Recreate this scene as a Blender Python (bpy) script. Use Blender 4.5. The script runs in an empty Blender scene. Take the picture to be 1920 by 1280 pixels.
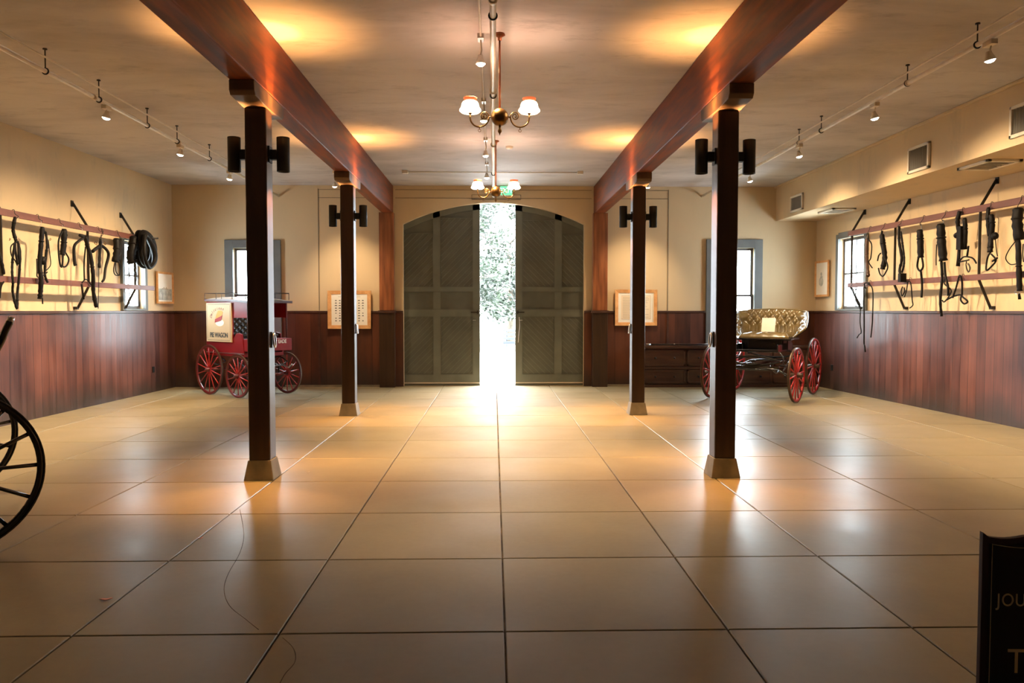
import bpy, bmesh, math, random
from math import sin, cos, pi, radians, sqrt, atan2
from mathutils import Vector, Matrix
random.seed(7)
SC = bpy.context.scene
COL = SC.collection

# ------------------------------------------------------------------ materials
def mat(name, c1, c2=None, rough=.5, metal=0, scale=3, stretch=(1,1,1), bump=0, bscale=None, detail=5,
        emis=None, estr=0, coat=0, spec=.5, lo=.35, hi=.65, rough2=None):
    m = bpy.data.materials.new(name); m.use_nodes = True
    nt = m.node_tree; N = nt.nodes; L = nt.links
    b = N['Principled BSDF']
    b.inputs['Roughness'].default_value = rough
    b.inputs['Metallic'].default_value = metal
    b.inputs['Specular IOR Level'].default_value = spec
    b.inputs['Coat Weight'].default_value = coat
    b.inputs['Base Color'].default_value = (*c1, 1)
    if emis:
        b.inputs['Emission Color'].default_value = (*emis, 1)
        b.inputs['Emission Strength'].default_value = estr
    if c2 or bump:
        tc = N.new('ShaderNodeTexCoord'); mp = N.new('ShaderNodeMapping')
        mp.inputs['Scale'].default_value = stretch
        L.new(tc.outputs['Object'], mp.inputs['Vector'])
        no = N.new('ShaderNodeTexNoise'); no.inputs['Scale'].default_value = scale
        no.inputs['Detail'].default_value = detail
        L.new(mp.outputs[0], no.inputs['Vector'])
        if c2:
            cr = N.new('ShaderNodeValToRGB')
            cr.color_ramp.elements[0].position = lo; cr.color_ramp.elements[1].position = hi
            cr.color_ramp.elements[0].color = (*c1, 1); cr.color_ramp.elements[1].color = (*c2, 1)
            L.new(no.outputs['Fac'], cr.inputs[0]); L.new(cr.outputs[0], b.inputs['Base Color'])
        if rough2 is not None:
            mr = N.new('ShaderNodeMapRange')
            mr.inputs['To Min'].default_value = rough; mr.inputs['To Max'].default_value = rough2
            mr.inputs['From Min'].default_value = lo; mr.inputs['From Max'].default_value = hi
            L.new(no.outputs['Fac'], mr.inputs['Value']); L.new(mr.outputs[0], b.inputs['Roughness'])
        if bump:
            n2 = no
            if bscale:
                n2 = N.new('ShaderNodeTexNoise'); n2.inputs['Scale'].default_value = bscale
                n2.inputs['Detail'].default_value = 4
                L.new(mp.outputs[0], n2.inputs['Vector'])
            bp = N.new('ShaderNodeBump'); bp.inputs['Strength'].default_value = bump
            bp.inputs['Distance'].default_value = .01
            L.new(n2.outputs['Fac'], bp.inputs['Height']); L.new(bp.outputs[0], b.inputs['Normal'])
    return m

def math_node(nt, op, a, b=None):
    n = nt.nodes.new('ShaderNodeMath'); n.operation = op
    for i, v in enumerate((a, b)):
        if v is None: continue
        if hasattr(v, 'links') or hasattr(v, 'is_linked'): nt.links.new(v, n.inputs[i])
        else: n.inputs[i].default_value = v
    return n.outputs[0]

def plank_mat(name, dark, light, width, rough=.35, axis='X', seam=.04, grain=1.0, dirt=(.03,.025,.02)):
    """vertical boards side by side along a local axis, each with its own tone"""
    m = bpy.data.materials.new(name); m.use_nodes = True
    nt = m.node_tree; N = nt.nodes; L = nt.links
    b = N['Principled BSDF']
    tc = N.new('ShaderNodeTexCoord'); sp = N.new('ShaderNodeSeparateXYZ')
    L.new(tc.outputs['Object'], sp.inputs[0])
    u = math_node(nt, 'DIVIDE', sp.outputs[axis], width)
    idx = math_node(nt, 'FLOOR', u); fr = math_node(nt, 'FRACT', u)
    wn = N.new('ShaderNodeTexWhiteNoise'); wn.noise_dimensions = '1D'
    L.new(idx, wn.inputs['W'])
    mp = N.new('ShaderNodeMapping'); mp.inputs['Scale'].default_value = (14*grain, 14*grain, .9)
    cb = N.new('ShaderNodeCombineXYZ'); L.new(math_node(nt, 'MULTIPLY', wn.outputs['Value'], 37.0), cb.inputs['Z'])
    L.new(cb.outputs[0], mp.inputs['Location']); L.new(tc.outputs['Object'], mp.inputs['Vector'])
    no = N.new('ShaderNodeTexNoise'); no.inputs['Scale'].default_value = 1.3; no.inputs['Detail'].default_value = 6
    L.new(mp.outputs[0], no.inputs['Vector'])
    big = N.new('ShaderNodeTexNoise'); big.inputs['Scale'].default_value = .8; big.inputs['Detail'].default_value = 3
    L.new(tc.outputs['Object'], big.inputs['Vector'])
    f = math_node(nt, 'ADD', math_node(nt, 'MULTIPLY', wn.outputs['Value'], .22), math_node(nt, 'MULTIPLY', no.outputs['Fac'], .55))
    f = math_node(nt, 'ADD', f, math_node(nt, 'MULTIPLY', math_node(nt, 'SUBTRACT', big.outputs['Fac'], .5), 1.1))
    cr = N.new('ShaderNodeValToRGB')
    cr.color_ramp.elements[0].position = .15; cr.color_ramp.elements[1].position = .72
    cr.color_ramp.elements[0].color = (*dark, 1); cr.color_ramp.elements[1].color = (*light, 1)
    L.new(f, cr.inputs[0])
    # dust and damp toward the floor
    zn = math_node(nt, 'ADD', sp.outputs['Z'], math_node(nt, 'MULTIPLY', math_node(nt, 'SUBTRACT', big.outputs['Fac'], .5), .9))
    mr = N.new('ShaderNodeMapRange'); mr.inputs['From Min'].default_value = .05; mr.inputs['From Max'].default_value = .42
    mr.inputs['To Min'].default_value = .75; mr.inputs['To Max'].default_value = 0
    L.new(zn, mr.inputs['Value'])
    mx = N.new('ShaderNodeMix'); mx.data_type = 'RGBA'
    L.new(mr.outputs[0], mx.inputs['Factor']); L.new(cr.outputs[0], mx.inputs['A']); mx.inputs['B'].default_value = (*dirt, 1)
    ed = math_node(nt, 'LESS_THAN', fr, seam)
    mx2 = N.new('ShaderNodeMix'); mx2.data_type = 'RGBA'
    L.new(math_node(nt, 'MULTIPLY', ed, .8), mx2.inputs['Factor']); L.new(mx.outputs['Result'], mx2.inputs['A'])
    mx2.inputs['B'].default_value = (.006, .003, .002, 1)
    L.new(mx2.outputs['Result'], b.inputs['Base Color'])
    rr = math_node(nt, 'ADD', math_node(nt, 'MULTIPLY', no.outputs['Fac'], .35), rough - .15)
    L.new(rr, b.inputs['Roughness'])
    h = math_node(nt, 'SUBTRACT', math_node(nt, 'MULTIPLY', no.outputs['Fac'], .3), ed)
    bp = N.new('ShaderNodeBump'); bp.inputs['Strength'].default_value = .5; bp.inputs['Distance'].default_value = .006
    L.new(h, bp.inputs['Height']); L.new(bp.outputs[0], b.inputs['Normal'])
    return m

def plaster(name, base, stain, stain2, streak=(1,1,.35), rough=.75, amount=.55):
    m = bpy.data.materials.new(name); m.use_nodes = True
    nt = m.node_tree; N = nt.nodes; L = nt.links
    b = N['Principled BSDF']; b.inputs['Roughness'].default_value = rough
    b.inputs['Specular IOR Level'].default_value = .3
    tc = N.new('ShaderNodeTexCoord')
    mp = N.new('ShaderNodeMapping'); mp.inputs['Scale'].default_value = streak
    L.new(tc.outputs['Object'], mp.inputs['Vector'])
    n1 = N.new('ShaderNodeTexNoise'); n1.inputs['Scale'].default_value = .9; n1.inputs['Detail'].default_value = 8
    n1.inputs['Roughness'].default_value = .62; n1.inputs['Distortion'].default_value = .5
    n2 = N.new('ShaderNodeTexNoise'); n2.inputs['Scale'].default_value = 3.1; n2.inputs['Detail'].default_value = 7
    n2.inputs['Roughness'].default_value = .7
    L.new(mp.outputs[0], n1.inputs['Vector']); L.new(mp.outputs[0], n2.inputs['Vector'])
    r1 = N.new('ShaderNodeValToRGB'); r1.color_ramp.elements[0].position = .42; r1.color_ramp.elements[1].position = .72
    r1.color_ramp.elements[0].color = (0,0,0,1); r1.color_ramp.elements[1].color = (1,1,1,1)
    r2 = N.new('ShaderNodeValToRGB'); r2.color_ramp.elements[0].position = .55; r2.color_ramp.elements[1].position = .78
    r2.color_ramp.elements[0].color = (0,0,0,1); r2.color_ramp.elements[1].color = (1,1,1,1)
    L.new(n1.outputs['Fac'], r1.inputs[0]); L.new(n2.outputs['Fac'], r2.inputs[0])
    a = N.new('ShaderNodeMix'); a.data_type = 'RGBA'; a.inputs['A'].default_value = (*base, 1); a.inputs['B'].default_value = (*stain, 1)
    L.new(math_node(nt, 'MULTIPLY', r1.outputs[0], amount), a.inputs['Factor'])
    c = N.new('ShaderNodeMix'); c.data_type = 'RGBA'; c.inputs['B'].default_value = (*stain2, 1)
    L.new(a.outputs['Result'], c.inputs['A'])
    L.new(math_node(nt, 'MULTIPLY', r2.outputs[0], amount*.8), c.inputs['Factor'])
    L.new(c.outputs['Result'], b.inputs['Base Color'])
    bp = N.new('ShaderNodeBump'); bp.inputs['Strength'].default_value = .25; bp.inputs['Distance'].default_value = .01
    L.new(n2.outputs['Fac'], bp.inputs['Height']); L.new(bp.outputs[0], b.inputs['Normal'])
    return m

def concrete(name):
    m = bpy.data.materials.new(name); m.use_nodes = True
    nt = m.node_tree; N = nt.nodes; L = nt.links
    b = N['Principled BSDF']
    tc = N.new('ShaderNodeTexCoord')
    at = N.new('ShaderNodeAttribute'); at.attribute_name = 'tone'
    n1 = N.new('ShaderNodeTexNoise'); n1.inputs['Scale'].default_value = 1.1; n1.inputs['Detail'].default_value = 9
    n1.inputs['Roughness'].default_value = .55; n1.inputs['Distortion'].default_value = .2
    n2 = N.new('ShaderNodeTexNoise'); n2.inputs['Scale'].default_value = 22; n2.inputs['Detail'].default_value = 5
    n3 = N.new('ShaderNodeTexNoise'); n3.inputs['Scale'].default_value = 1.6; n3.inputs['Detail'].default_value = 2
    n3.inputs['Roughness'].default_value = .5
    for n in (n1, n2, n3): L.new(tc.outputs['Object'], n.inputs['Vector'])
    f = math_node(nt, 'ADD', math_node(nt, 'MULTIPLY', n1.outputs['Fac'], .55), math_node(nt, 'MULTIPLY', n2.outputs['Fac'], .16))
    f = math_node(nt, 'ADD', f, math_node(nt, 'ADD', math_node(nt, 'MULTIPLY', at.outputs['Fac'], .22), .1))
    cr = N.new('ShaderNodeValToRGB')
    e = cr.color_ramp.elements
    e[0].position = .22; e[0].color = (.20, .160, .086, 1)
    e[1].position = .86; e[1].color = (.36, .295, .175, 1)
    k = e.new(.54); k.color = (.285, .232, .130, 1)
    L.new(f, cr.inputs[0]); L.new(cr.outputs[0], b.inputs['Base Color'])
    mr = N.new('ShaderNodeMapRange'); mr.inputs['From Min'].default_value = .35; mr.inputs['From Max'].default_value = .7
    mr.inputs['To Min'].default_value = .31; mr.inputs['To Max'].default_value = .38
    L.new(n3.outputs['Fac'], mr.inputs['Value'])
    # the aisle between the posts is scuffed and duller than the floor beside it
    sx = N.new('ShaderNodeSeparateXYZ'); L.new(tc.outputs['Object'], sx.inputs[0])
    ma = N.new('ShaderNodeMapRange'); ma.interpolation_type = 'SMOOTHSTEP'
    ma.inputs['From Min'].default_value = .7; ma.inputs['From Max'].default_value = 2.0
    ma.inputs['To Min'].default_value = .24; ma.inputs['To Max'].default_value = 0
    L.new(math_node(nt, 'ABSOLUTE', math_node(nt, 'SUBTRACT', sx.outputs['X'], .05)), ma.inputs['Value'])
    L.new(math_node(nt, 'ADD', mr.outputs[0], ma.outputs[0]), b.inputs['Roughness'])
    bp = N.new('ShaderNodeBump'); bp.inputs['Strength'].default_value = .02; bp.inputs['Distance'].default_value = .01
    L.new(n3.outputs['Fac'], bp.inputs['Height']); L.new(bp.outputs[0], b.inputs['Normal'])
    b.inputs['Specular IOR Level'].default_value = .55
    return m

def emit(name, col, s):
    m = bpy.data.materials.new(name); m.use_nodes = True
    nt = m.node_tree; nt.nodes.clear()
    o = nt.nodes.new('ShaderNodeOutputMaterial'); e = nt.nodes.new('ShaderNodeEmission')
    e.inputs[0].default_value = (*col, 1); e.inputs[1].default_value = s
    nt.links.new(e.outputs[0], o.inputs[0]); return m

def glass(name):
    m = bpy.data.materials.new(name); m.use_nodes = True
    nt = m.node_tree; nt.nodes.clear(); N = nt.nodes
    o = N.new('ShaderNodeOutputMaterial'); t = N.new('ShaderNodeBsdfTransparent'); g = N.new('ShaderNodeBsdfGlossy')
    g.inputs['Roughness'].default_value = .03
    fr = N.new('ShaderNodeFresnel'); fr.inputs[0].default_value = 1.45
    t.inputs[0].default_value = (.93, .97, .97, 1)
    mx = N.new('ShaderNodeMixShader')
    ge = N.new('ShaderNodeNewGeometry'); fac = math_node(nt, 'MULTIPLY', fr.outputs[0], math_node(nt, 'SUBTRACT', 1.0, ge.outputs['Backfacing']))
    nt.links.new(fac, mx.inputs[0]); nt.links.new(t.outputs[0], mx.inputs[1]); nt.links.new(g.outputs[0], mx.inputs[2])
    nt.links.new(mx.outputs[0], o.inputs[0]); return m

MT = {}
MT['wall'] = plaster('wall_plaster', (.60,.455,.28), (.50,.40,.27), (.33,.29,.23), amount=.7)
MT['wall_back'] = plaster('wall_plaster_back', (.58,.445,.275), (.53,.41,.255), (.45,.35,.225), amount=.3)
MT['ceiling'] = plaster('ceiling_plaster', (.52,.475,.455), (.30,.26,.245), (.21,.185,.18), streak=(.5,1.15,1), amount=.8)
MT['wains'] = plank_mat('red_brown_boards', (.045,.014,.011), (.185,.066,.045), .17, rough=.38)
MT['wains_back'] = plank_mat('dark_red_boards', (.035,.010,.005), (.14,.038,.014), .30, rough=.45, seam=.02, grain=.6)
MT['rail'] = mat('dark_rail', (.045,.018,.012), (.07,.03,.02), rough=.4, scale=8)
MT['floor'] = concrete('sealed_concrete')
MT['grout'] = mat('joint_dirt', (.06,.04,.022), (.20,.13,.06), rough=.9, scale=3, lo=.45, hi=.6)
MT['beam'] = mat('beam_redwood', (.085,.018,.007), (.22,.058,.020), rough=.5, spec=.22, scale=2.2, stretch=(6,.7,6), bump=.35, detail=7, rough2=.6)
MT['beam_v'] = mat('post_redwood', (.14,.04,.012), (.29,.095,.03), rough=.42, scale=2.2, stretch=(7,7,.6), bump=.35, detail=7)
MT['post'] = mat('post_dark', (.024,.011,.005), (.042,.019,.008), rough=.36, scale=2, stretch=(8,8,.6), bump=.2, detail=6)
MT['block'] = mat('bracket_timber', (.07,.035,.018), (.13,.07,.035), rough=.5, scale=4)
MT['pier'] = mat('cast_pier', (.17,.145,.10), (.25,.215,.15), rough=.7, scale=6, bump=.2)
MT['black'] = mat('black_enamel', (.006,.007,.007), rough=.55, spec=.3)
MT['carriage_black'] = mat('black_lacquer', (.010,.009,.010), rough=.18, coat=.5)
MT['iron'] = mat('wrought_iron', (.022,.02,.02), (.04,.035,.03), rough=.45, metal=.6, scale=12)
MT['steel'] = mat('bright_steel', (.55,.55,.56), rough=.28, metal=1)
MT['leather'] = mat('harness_leather', (.004,.0035,.0035), (.009,.007,.006), rough=.5, spec=.12, scale=14, bump=.2)
MT['leather_br'] = mat('brown_leather', (.045,.02,.011), (.07,.03,.016), rough=.45, scale=14)
MT['rackwood'] = mat('rack_rail_wood', (.10,.032,.022), (.14,.048,.034), rough=.55, scale=3, stretch=(1,6,6))
MT['door'] = mat('door_paint', (.115,.125,.10), (.145,.155,.126), rough=.48, scale=3, bump=.08)
MT['door2'] = mat('door_board_paint', (.085,.09,.072), (.108,.113,.09), rough=.5, scale=3, bump=.08)
MT['trim'] = mat('window_trim_paint', (.115,.122,.118), (.135,.142,.138), rough=.5, scale=4)
MT['sash'] = mat('sash_paint', (.09,.085,.085), rough=.45)
MT['glass'] = glass('window_glass')
MT['pipe'] = mat('painted_pipe', (.58,.50,.40), (.66,.58,.47), rough=.35, scale=9)
MT['white'] = mat('white_enamel', (.72,.68,.62), rough=.4)
MT['brass'] = mat('aged_brass', (.30,.17,.06), (.17,.09,.035), rough=.3, metal=1, scale=5, lo=.3, hi=.7)
MT['copper'] = mat('copper_rod', (.42,.16,.08), rough=.35, metal=1)
MT['shade'] = emit('lit_opal_glass', (1,.80,.55), 2.2)
MT['shade_top'] = mat('ruby_rim', (.6,.12,.05), rough=.4, emis=(1,.20,.06), estr=.22)
MT['bulb'] = emit('lamp_face', (1,.88,.68), 14)
MT['glow'] = emit('lamp_inside', (1,.50,.16), .9)
MT['oak'] = mat('oak_frame', (.60,.30,.11), (.72,.40,.17), rough=.4, scale=3, stretch=(5,5,5))
MT['paper'] = mat('paper', (.80,.77,.68), (.84,.81,.73), rough=.7, scale=2)
MT['paper_old'] = mat('aged_paper', (.78,.66,.48), (.84,.72,.54), rough=.7, scale=3)
MT['ink'] = mat('ink', (.05,.05,.045), rough=.7)
MT['ink_soft'] = mat('soft_ink', (.42,.34,.26), rough=.7)
MT['pencil'] = mat('drawing_tone', (.33,.36,.34), (.6,.62,.58), rough=.7, scale=10)
MT['red'] = mat('wagon_red', (.26,.005,.007), (.20,.004,.006), rough=.4, scale=3, coat=0, spec=.3)
MT['wheel_red'] = mat('wheel_red', (.42,.014,.012), (.34,.010,.010), rough=.32, scale=6, coat=.3)
MT['wheel_dark'] = mat('wheel_maroon', (.14,.008,.010), (.10,.007,.009), rough=.35, scale=6, coat=.3)
MT['tire'] = mat('tire', (.06,.03,.02), (.10,.06,.035), rough=.45, scale=8, metal=.3)
MT['roofc'] = mat('wagon_roof', (.40,.37,.35), rough=.45)
MT['wagon_edge'] = mat('roof_edge', (.05,.006,.008), rough=.4)
MT['cream'] = mat('cream_sign', (.56,.40,.215), (.60,.44,.25), rough=.5, scale=2)
MT['pie'] = mat('pie_crust', (.65,.32,.05), rough=.6)
MT['pie2'] = mat('pie_filling', (.35,.03,.03), rough=.6)
MT['plate'] = mat('plate_white', (.85,.80,.66), rough=.5)
MT['script'] = mat('pale_red_paint', (.25,.12,.10), rough=.6)
MT['gold'] = mat('pale_lettering', (.80,.62,.55), rough=.5)
MT['gold2'] = mat('faded_gilt', (.50,.40,.26), rough=.5)
MT['maroon'] = mat('sign_maroon', (.022,.004,.006), rough=.6)
MT['maroon2'] = mat('sign_field', (.006,.002,.003), rough=.7)
MT['olive'] = mat('olive_leather', (.105,.072,.024), (.165,.115,.042), rough=.30, scale=6, bump=.1, bscale=30, coat=.2)
MT['seat_black'] = mat('black_tufted_leather', (.012,.016,.018), rough=.25, coat=.3)
MT['chest'] = mat('dark_chest_wood', (.030,.012,.006), (.065,.026,.012), rough=.35, scale=2, stretch=(1,6,6), coat=.2)
MT['vent'] = mat('vent_metal', (.70,.64,.54), rough=.5)
MT['vent_dark'] = mat('vent_slats', (.20,.19,.17), rough=.6)
MT['exit'] = mat('exit_face', (.12,.35,.2), rough=.5, emis=(.10,.55,.25), estr=.6)
MT['exit_l'] = emit('exit_letters', (.25,1,.5), 1.2)
MT['leaf'] = mat('tree_leaf', (.008,.016,.008), (.022,.034,.017), rough=.5, scale=1.5)
MT['bark'] = mat('bark', (.12,.10,.08), (.2,.17,.13), rough=.9, scale=8)
MT['bench'] = mat('bench_grey_paint', (.009,.013,.021), (.012,.017,.026), rough=.6, scale=5)
MT['ground'] = mat('pale_paving', (.50,.49,.47), (.56,.55,.52), rough=.9, scale=1)
MT['lawn'] = mat('dry_lawn', (.10,.11,.08), (.15,.155,.12), rough=.95, scale=3)
MT['petal'] = mat('fallen_leaf', (.75,.28,.18), rough=.6)
MT['cord'] = mat('pale_cord', (.6,.57,.5), rough=.6)
MT['caulk'] = mat('panel_gap', (.17,.13,.085), rough=.8)

# ------------------------------------------------------------------ mesh builder
class MB:
    def __init__(s): s.v = []; s.f = []; s.m = []; s.sm = []
    def add(s, vs, fs, mi=0, smooth=False):
        o = len(s.v); s.v += [tuple(v) for v in vs]
        for f in fs: s.f.append(tuple(i+o for i in f)); s.m.append(mi); s.sm.append(smooth)
        return s
    def box(s, x0, x1, y0, y1, z0, z1, mi=0):
        v = [(x,y,z) for x in (x0,x1) for y in (y0,y1) for z in (z0,z1)]
        return s.add(v, [(0,1,3,2),(4,6,7,5),(0,4,5,1),(2,3,7,6),(0,2,6,4),(1,5,7,3)], mi)
    def hexa(s, b, t, mi=0):
        """bottom 4 points, top 4 points, each counter-clockwise from above"""
        return s.add(list(b)+list(t), [(3,2,1,0),(4,5,6,7),(0,1,5,4),(1,2,6,5),(2,3,7,6),(3,0,4,7)], mi)
    def bar(s, a, b, w, h=None, up=(0,0,1), mi=0):
        a = Vector(a); b = Vector(b); h = h or w; d = (b-a).normalized(); up = Vector(up)
        if abs(d.dot(up)) > .99: up = Vector((1,0,0))
        sx = d.cross(up).normalized(); sz = sx.cross(d).normalized()
        v = [p + sx*i*w/2 + sz*j*h/2 for p in (a,b) for i,j in ((-1,-1),(1,-1),(1,1),(-1,1))]
        return s.add(v, [(0,1,2,3),(7,6,5,4),(0,4,5,1),(1,5,6,2),(2,6,7,3),(3,7,4,0)], mi)
    def tube(s, pts, r, n=8, closed=False, mi=0, flat=1.0, fdir=None, cap=True):
        pts = [Vector(p) for p in pts]; N = len(pts)
        rs = r if isinstance(r, (list, tuple)) else [r]*N
        vs = []; prev = None
        for i, p in enumerate(pts):
            a = pts[i-1] if (i or closed) else p; b = pts[(i+1) % N] if (i < N-1 or closed) else p
            t = (b-a).normalized() if (b-a).length > 1e-9 else Vector((0,0,1))
            if fdir is not None:
                e2 = Vector(fdir); e2 = (e2 - t*e2.dot(t))
                e2 = e2.normalized() if e2.length > 1e-6 else t.orthogonal().normalized()
                e1 = t.cross(e2)
            elif prev is None: e1 = t.orthogonal().normalized(); e2 = t.cross(e1)
            else:
                e1 = prev - t*prev.dot(t)
                e1 = e1.normalized() if e1.length > 1e-6 else t.orthogonal().normalized()
                e2 = t.cross(e1)
            prev = e1
            for k in range(n):
                an = 2*pi*(k+.5)/n
                vs.append(p + e1*cos(an)*rs[i] + e2*sin(an)*rs[i]*flat)
        fs = []
        for i in range(N if closed else N-1):
            j = (i+1) % N
            for k in range(n):
                fs.append((i*n+k, i*n+(k+1)%n, j*n+(k+1)%n, j*n+k))
        if not closed and cap:
            fs.append(tuple(range(n))[::-1]); fs.append(tuple((N-1)*n+k for k in range(n)))
        return s.add(vs, fs, mi, True)
    def lathe(s, prof, o=(0,0,0), n=16, axis='Z', mi=0, M=None):
        vs = []; o = Vector(o)
        for r, h in prof:
            for k in range(n):
                a = 2*pi*k/n; x, y = r*cos(a), r*sin(a)
                p = {'Z': Vector((x,y,h)), 'Y': Vector((x,h,-y)), 'X': Vector((h,x,y))}[axis]
                if M: p = M @ p
                vs.append(o+p)
        fs = []
        for i in range(len(prof)-1):
            for k in range(n): fs.append((i*n+k, i*n+(k+1)%n, (i+1)*n+(k+1)%n, (i+1)*n+k))
        return s.add(vs, fs, mi, True)
    def prism(s, poly, y0, y1, mi=0):
        """polygon in x,z extruded along y"""
        n = len(poly)
        v = [(x,y0,z) for x,z in poly] + [(x,y1,z) for x,z in poly]
        fs = [tuple(range(n)), tuple(range(2*n-1, n-1, -1))] + [(i, n+i, n+(i+1)%n, (i+1)%n) for i in range(n)]
        return s.add(v, fs, mi)
    def build(s, name, mats, parent=None, bevel=0, **props):
        me = bpy.data.meshes.new(name); me.from_pydata(s.v, [], s.f); me.update()
        if not isinstance(mats, (list, tuple)): mats = [mats]
        for m in mats: me.materials.append(MT[m] if isinstance(m, str) else m)
        me.polygons.foreach_set('material_index', s.m); me.polygons.foreach_set('use_smooth', s.sm)
        bm = bmesh.new(); bm.from_mesh(me); bmesh.ops.recalc_face_normals(bm, faces=bm.faces[:]); bm.to_mesh(me); bm.free()
        o = bpy.data.objects.new(name, me); COL.objects.link(o)
        if parent: o.parent = parent
        if bevel:
            md = o.modifiers.new('bevel', 'BEVEL'); md.width = bevel; md.segments = 2; md.limit_method = 'ANGLE'
        for k, v in props.items(): o[k] = v
        return o

def thing(name, label, cat, loc=(0,0,0), rz=0, group=None, kind=None, scale=1):
    o = bpy.data.objects.new(name, None); COL.objects.link(o)
    o.location = loc; o.rotation_euler = (0,0,rz); o.empty_display_size = .1
    if scale != 1: o.scale = (scale,)*3
    if label: o['label'] = label
    if cat: o['category'] = cat
    if group: o['group'] = group
    if kind: o['kind'] = kind
    return o

def text_obj(name, body, size, loc, xdir, up, m, parent, shear=0, extrude=.002, align='CENTER', offset=0, spacing=1, sx=1):
    c = bpy.data.curves.new(name, 'FONT'); c.body = body; c.size = size; c.extrude = extrude
    c.align_x = align; c.align_y = 'CENTER'; c.shear = shear; c.offset = offset; c.space_character = spacing
    t = bpy.data.objects.new(name, c); COL.objects.link(t)
    bpy.context.view_layer.update()
    me = bpy.data.meshes.new_from_object(t)
    bpy.data.objects.remove(t)
    me.materials.clear(); me.materials.append(MT[m])
    o = bpy.data.objects.new(name, me); COL.objects.link(o)
    x = Vector(xdir).normalized(); y = Vector(up).normalized(); z = x.cross(y)
    M = Matrix((x*sx, y, z)).transposed().to_4x4(); M.translation = Vector(loc)
    me.transform(M); o.parent = parent
    return o

def smooth(pts, n=5, closed=False):
    """Catmull-Rom through the points"""
    P = [Vector(p) for p in pts]; N = len(P)
    if N < 3: return P
    out = []
    for i in range(N if closed else N-1):
        g = lambda k: P[k % N] if closed else P[min(max(k,0),N-1)]
        a,b,c,d = g(i-1),g(i),g(i+1),g(i+2)
        for j in range(n):
            t = j/n
            out.append(.5*((2*b)+(c-a)*t+(2*a-5*b+4*c-d)*t*t+(3*b-a-3*c+d)*t**3))
    if not closed: out.append(P[-1])
    return out

def spot(name, loc, target, power, angle, color, blend=.6, size=.03, parent=None):
    l = bpy.data.lights.new(name, 'SPOT'); l.energy = power; l.spot_size = radians(angle); l.spot_blend = blend
    l.color = color; l.shadow_soft_size = size
    o = bpy.data.objects.new(name, l); COL.objects.link(o)
    o.location = loc; d = Vector(target)-Vector(loc)
    o.rotation_euler = d.to_track_quat('-Z','Y').to_euler()
    return o
def point(name, loc, power, color, size=.04):
    l = bpy.data.lights.new(name, 'POINT'); l.energy = power; l.color = color; l.shadow_soft_size = size
    o = bpy.data.objects.new(name, l); COL.objects.link(o); o.location = loc; return o
# ------------------------------------------------------------------ the room
BY = 15.10; CZ = 3.945; FY = -2.6
LX, LK = -6.27, -.0257      # left wall leans outward toward the camera
RX, RK = 6.42, .0556
LROT = atan2(-1, LK); RROT = atan2(1, -RK)
LEN = 17.8

# floor: concrete slabs with joints
def build_floor():
    xs = [-8.2,-6.9,-5.62,-4.33,-3.07,-1.95,-1.0,.05,1.1,1.98,3.18,4.46,5.66,6.95,8.4]
    ys = [15.27, 13.99, 12.94, 11.87, 10.86] + [3.51+1.055*k for k in range(6,-7,-1)]
    ys = sorted(set(round(y,3) for y in ys))
    mb = MB(); tones = []
    g = .0045
    mb.box(-8.2, 8.4, ys[0], 15.27, -.12, -.012, 1); tones += [0.5]*6
    for i in range(len(xs)-1):
        for j in range(len(ys)-1):
            if random.random() < .25 and xs[i] < -4: pass
            x0,x1,y0,y1 = xs[i]+g, xs[i+1]-g, ys[j]+g, ys[j+1]-g
            b = .004; t = random.random()
            v = [(x0,y0,-.012),(x1,y0,-.012),(x1,y1,-.012),(x0,y1,-.012),
                 (x0,y0,-b),(x1,y0,-b),(x1,y1,-b),(x0,y1,-b),
                 (x0+b,y0+b,0),(x1-b,y0+b,0),(x1-b,y1-b,0),(x0+b,y1-b,0)]
            f = [(0,1,5,4),(1,2,6,5),(2,3,7,6),(3,0,4,7),(4,5,9,8),(5,6,10,9),(6,7,11,10),(7,4,8,11),(8,9,10,11)]
            mb.add(v, f, 0); tones += [t]*9
    me = bpy.data.meshes.new('floor'); me.from_pydata(mb.v, [], mb.f)
    me.materials.append(MT['floor']); me.materials.append(MT['grout'])
    me.polygons.foreach_set('material_index', mb.m)
    a = me.attributes.new('tone', 'FLOAT', 'FACE'); a.data.foreach_set('value', tones)
    o = bpy.data.objects.new('floor', me); COL.objects.link(o); o['kind'] = 'structure'
build_floor()
MB().box(-8.2, 8.4, FY-.2, BY+.2, CZ, CZ+.15).build('ceiling', 'ceiling', kind='structure')

def wall_cells(mb, u0, u1, z0, z1, y0, y1, holes, mi=0):
    us = sorted({u0,u1,*[h[0] for h in holes],*[h[1] for h in holes]}); us = [u for u in us if u0 <= u <= u1]
    zs = sorted({z0,z1,*[h[2] for h in holes],*[h[3] for h in holes]}); zs = [z for z in zs if z0 <= z <= z1]
    for i in range(len(us)-1):
        for j in range(len(zs)-1):
            cu, cz = (us[i]+us[i+1])/2, (zs[j]+zs[j+1])/2
            if any(h[0] < cu < h[1] and h[2] < cz < h[3] for h in holes): continue
            mb.box(us[i],us[i+1],y0,y1,zs[j],zs[j+1],mi)

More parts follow.
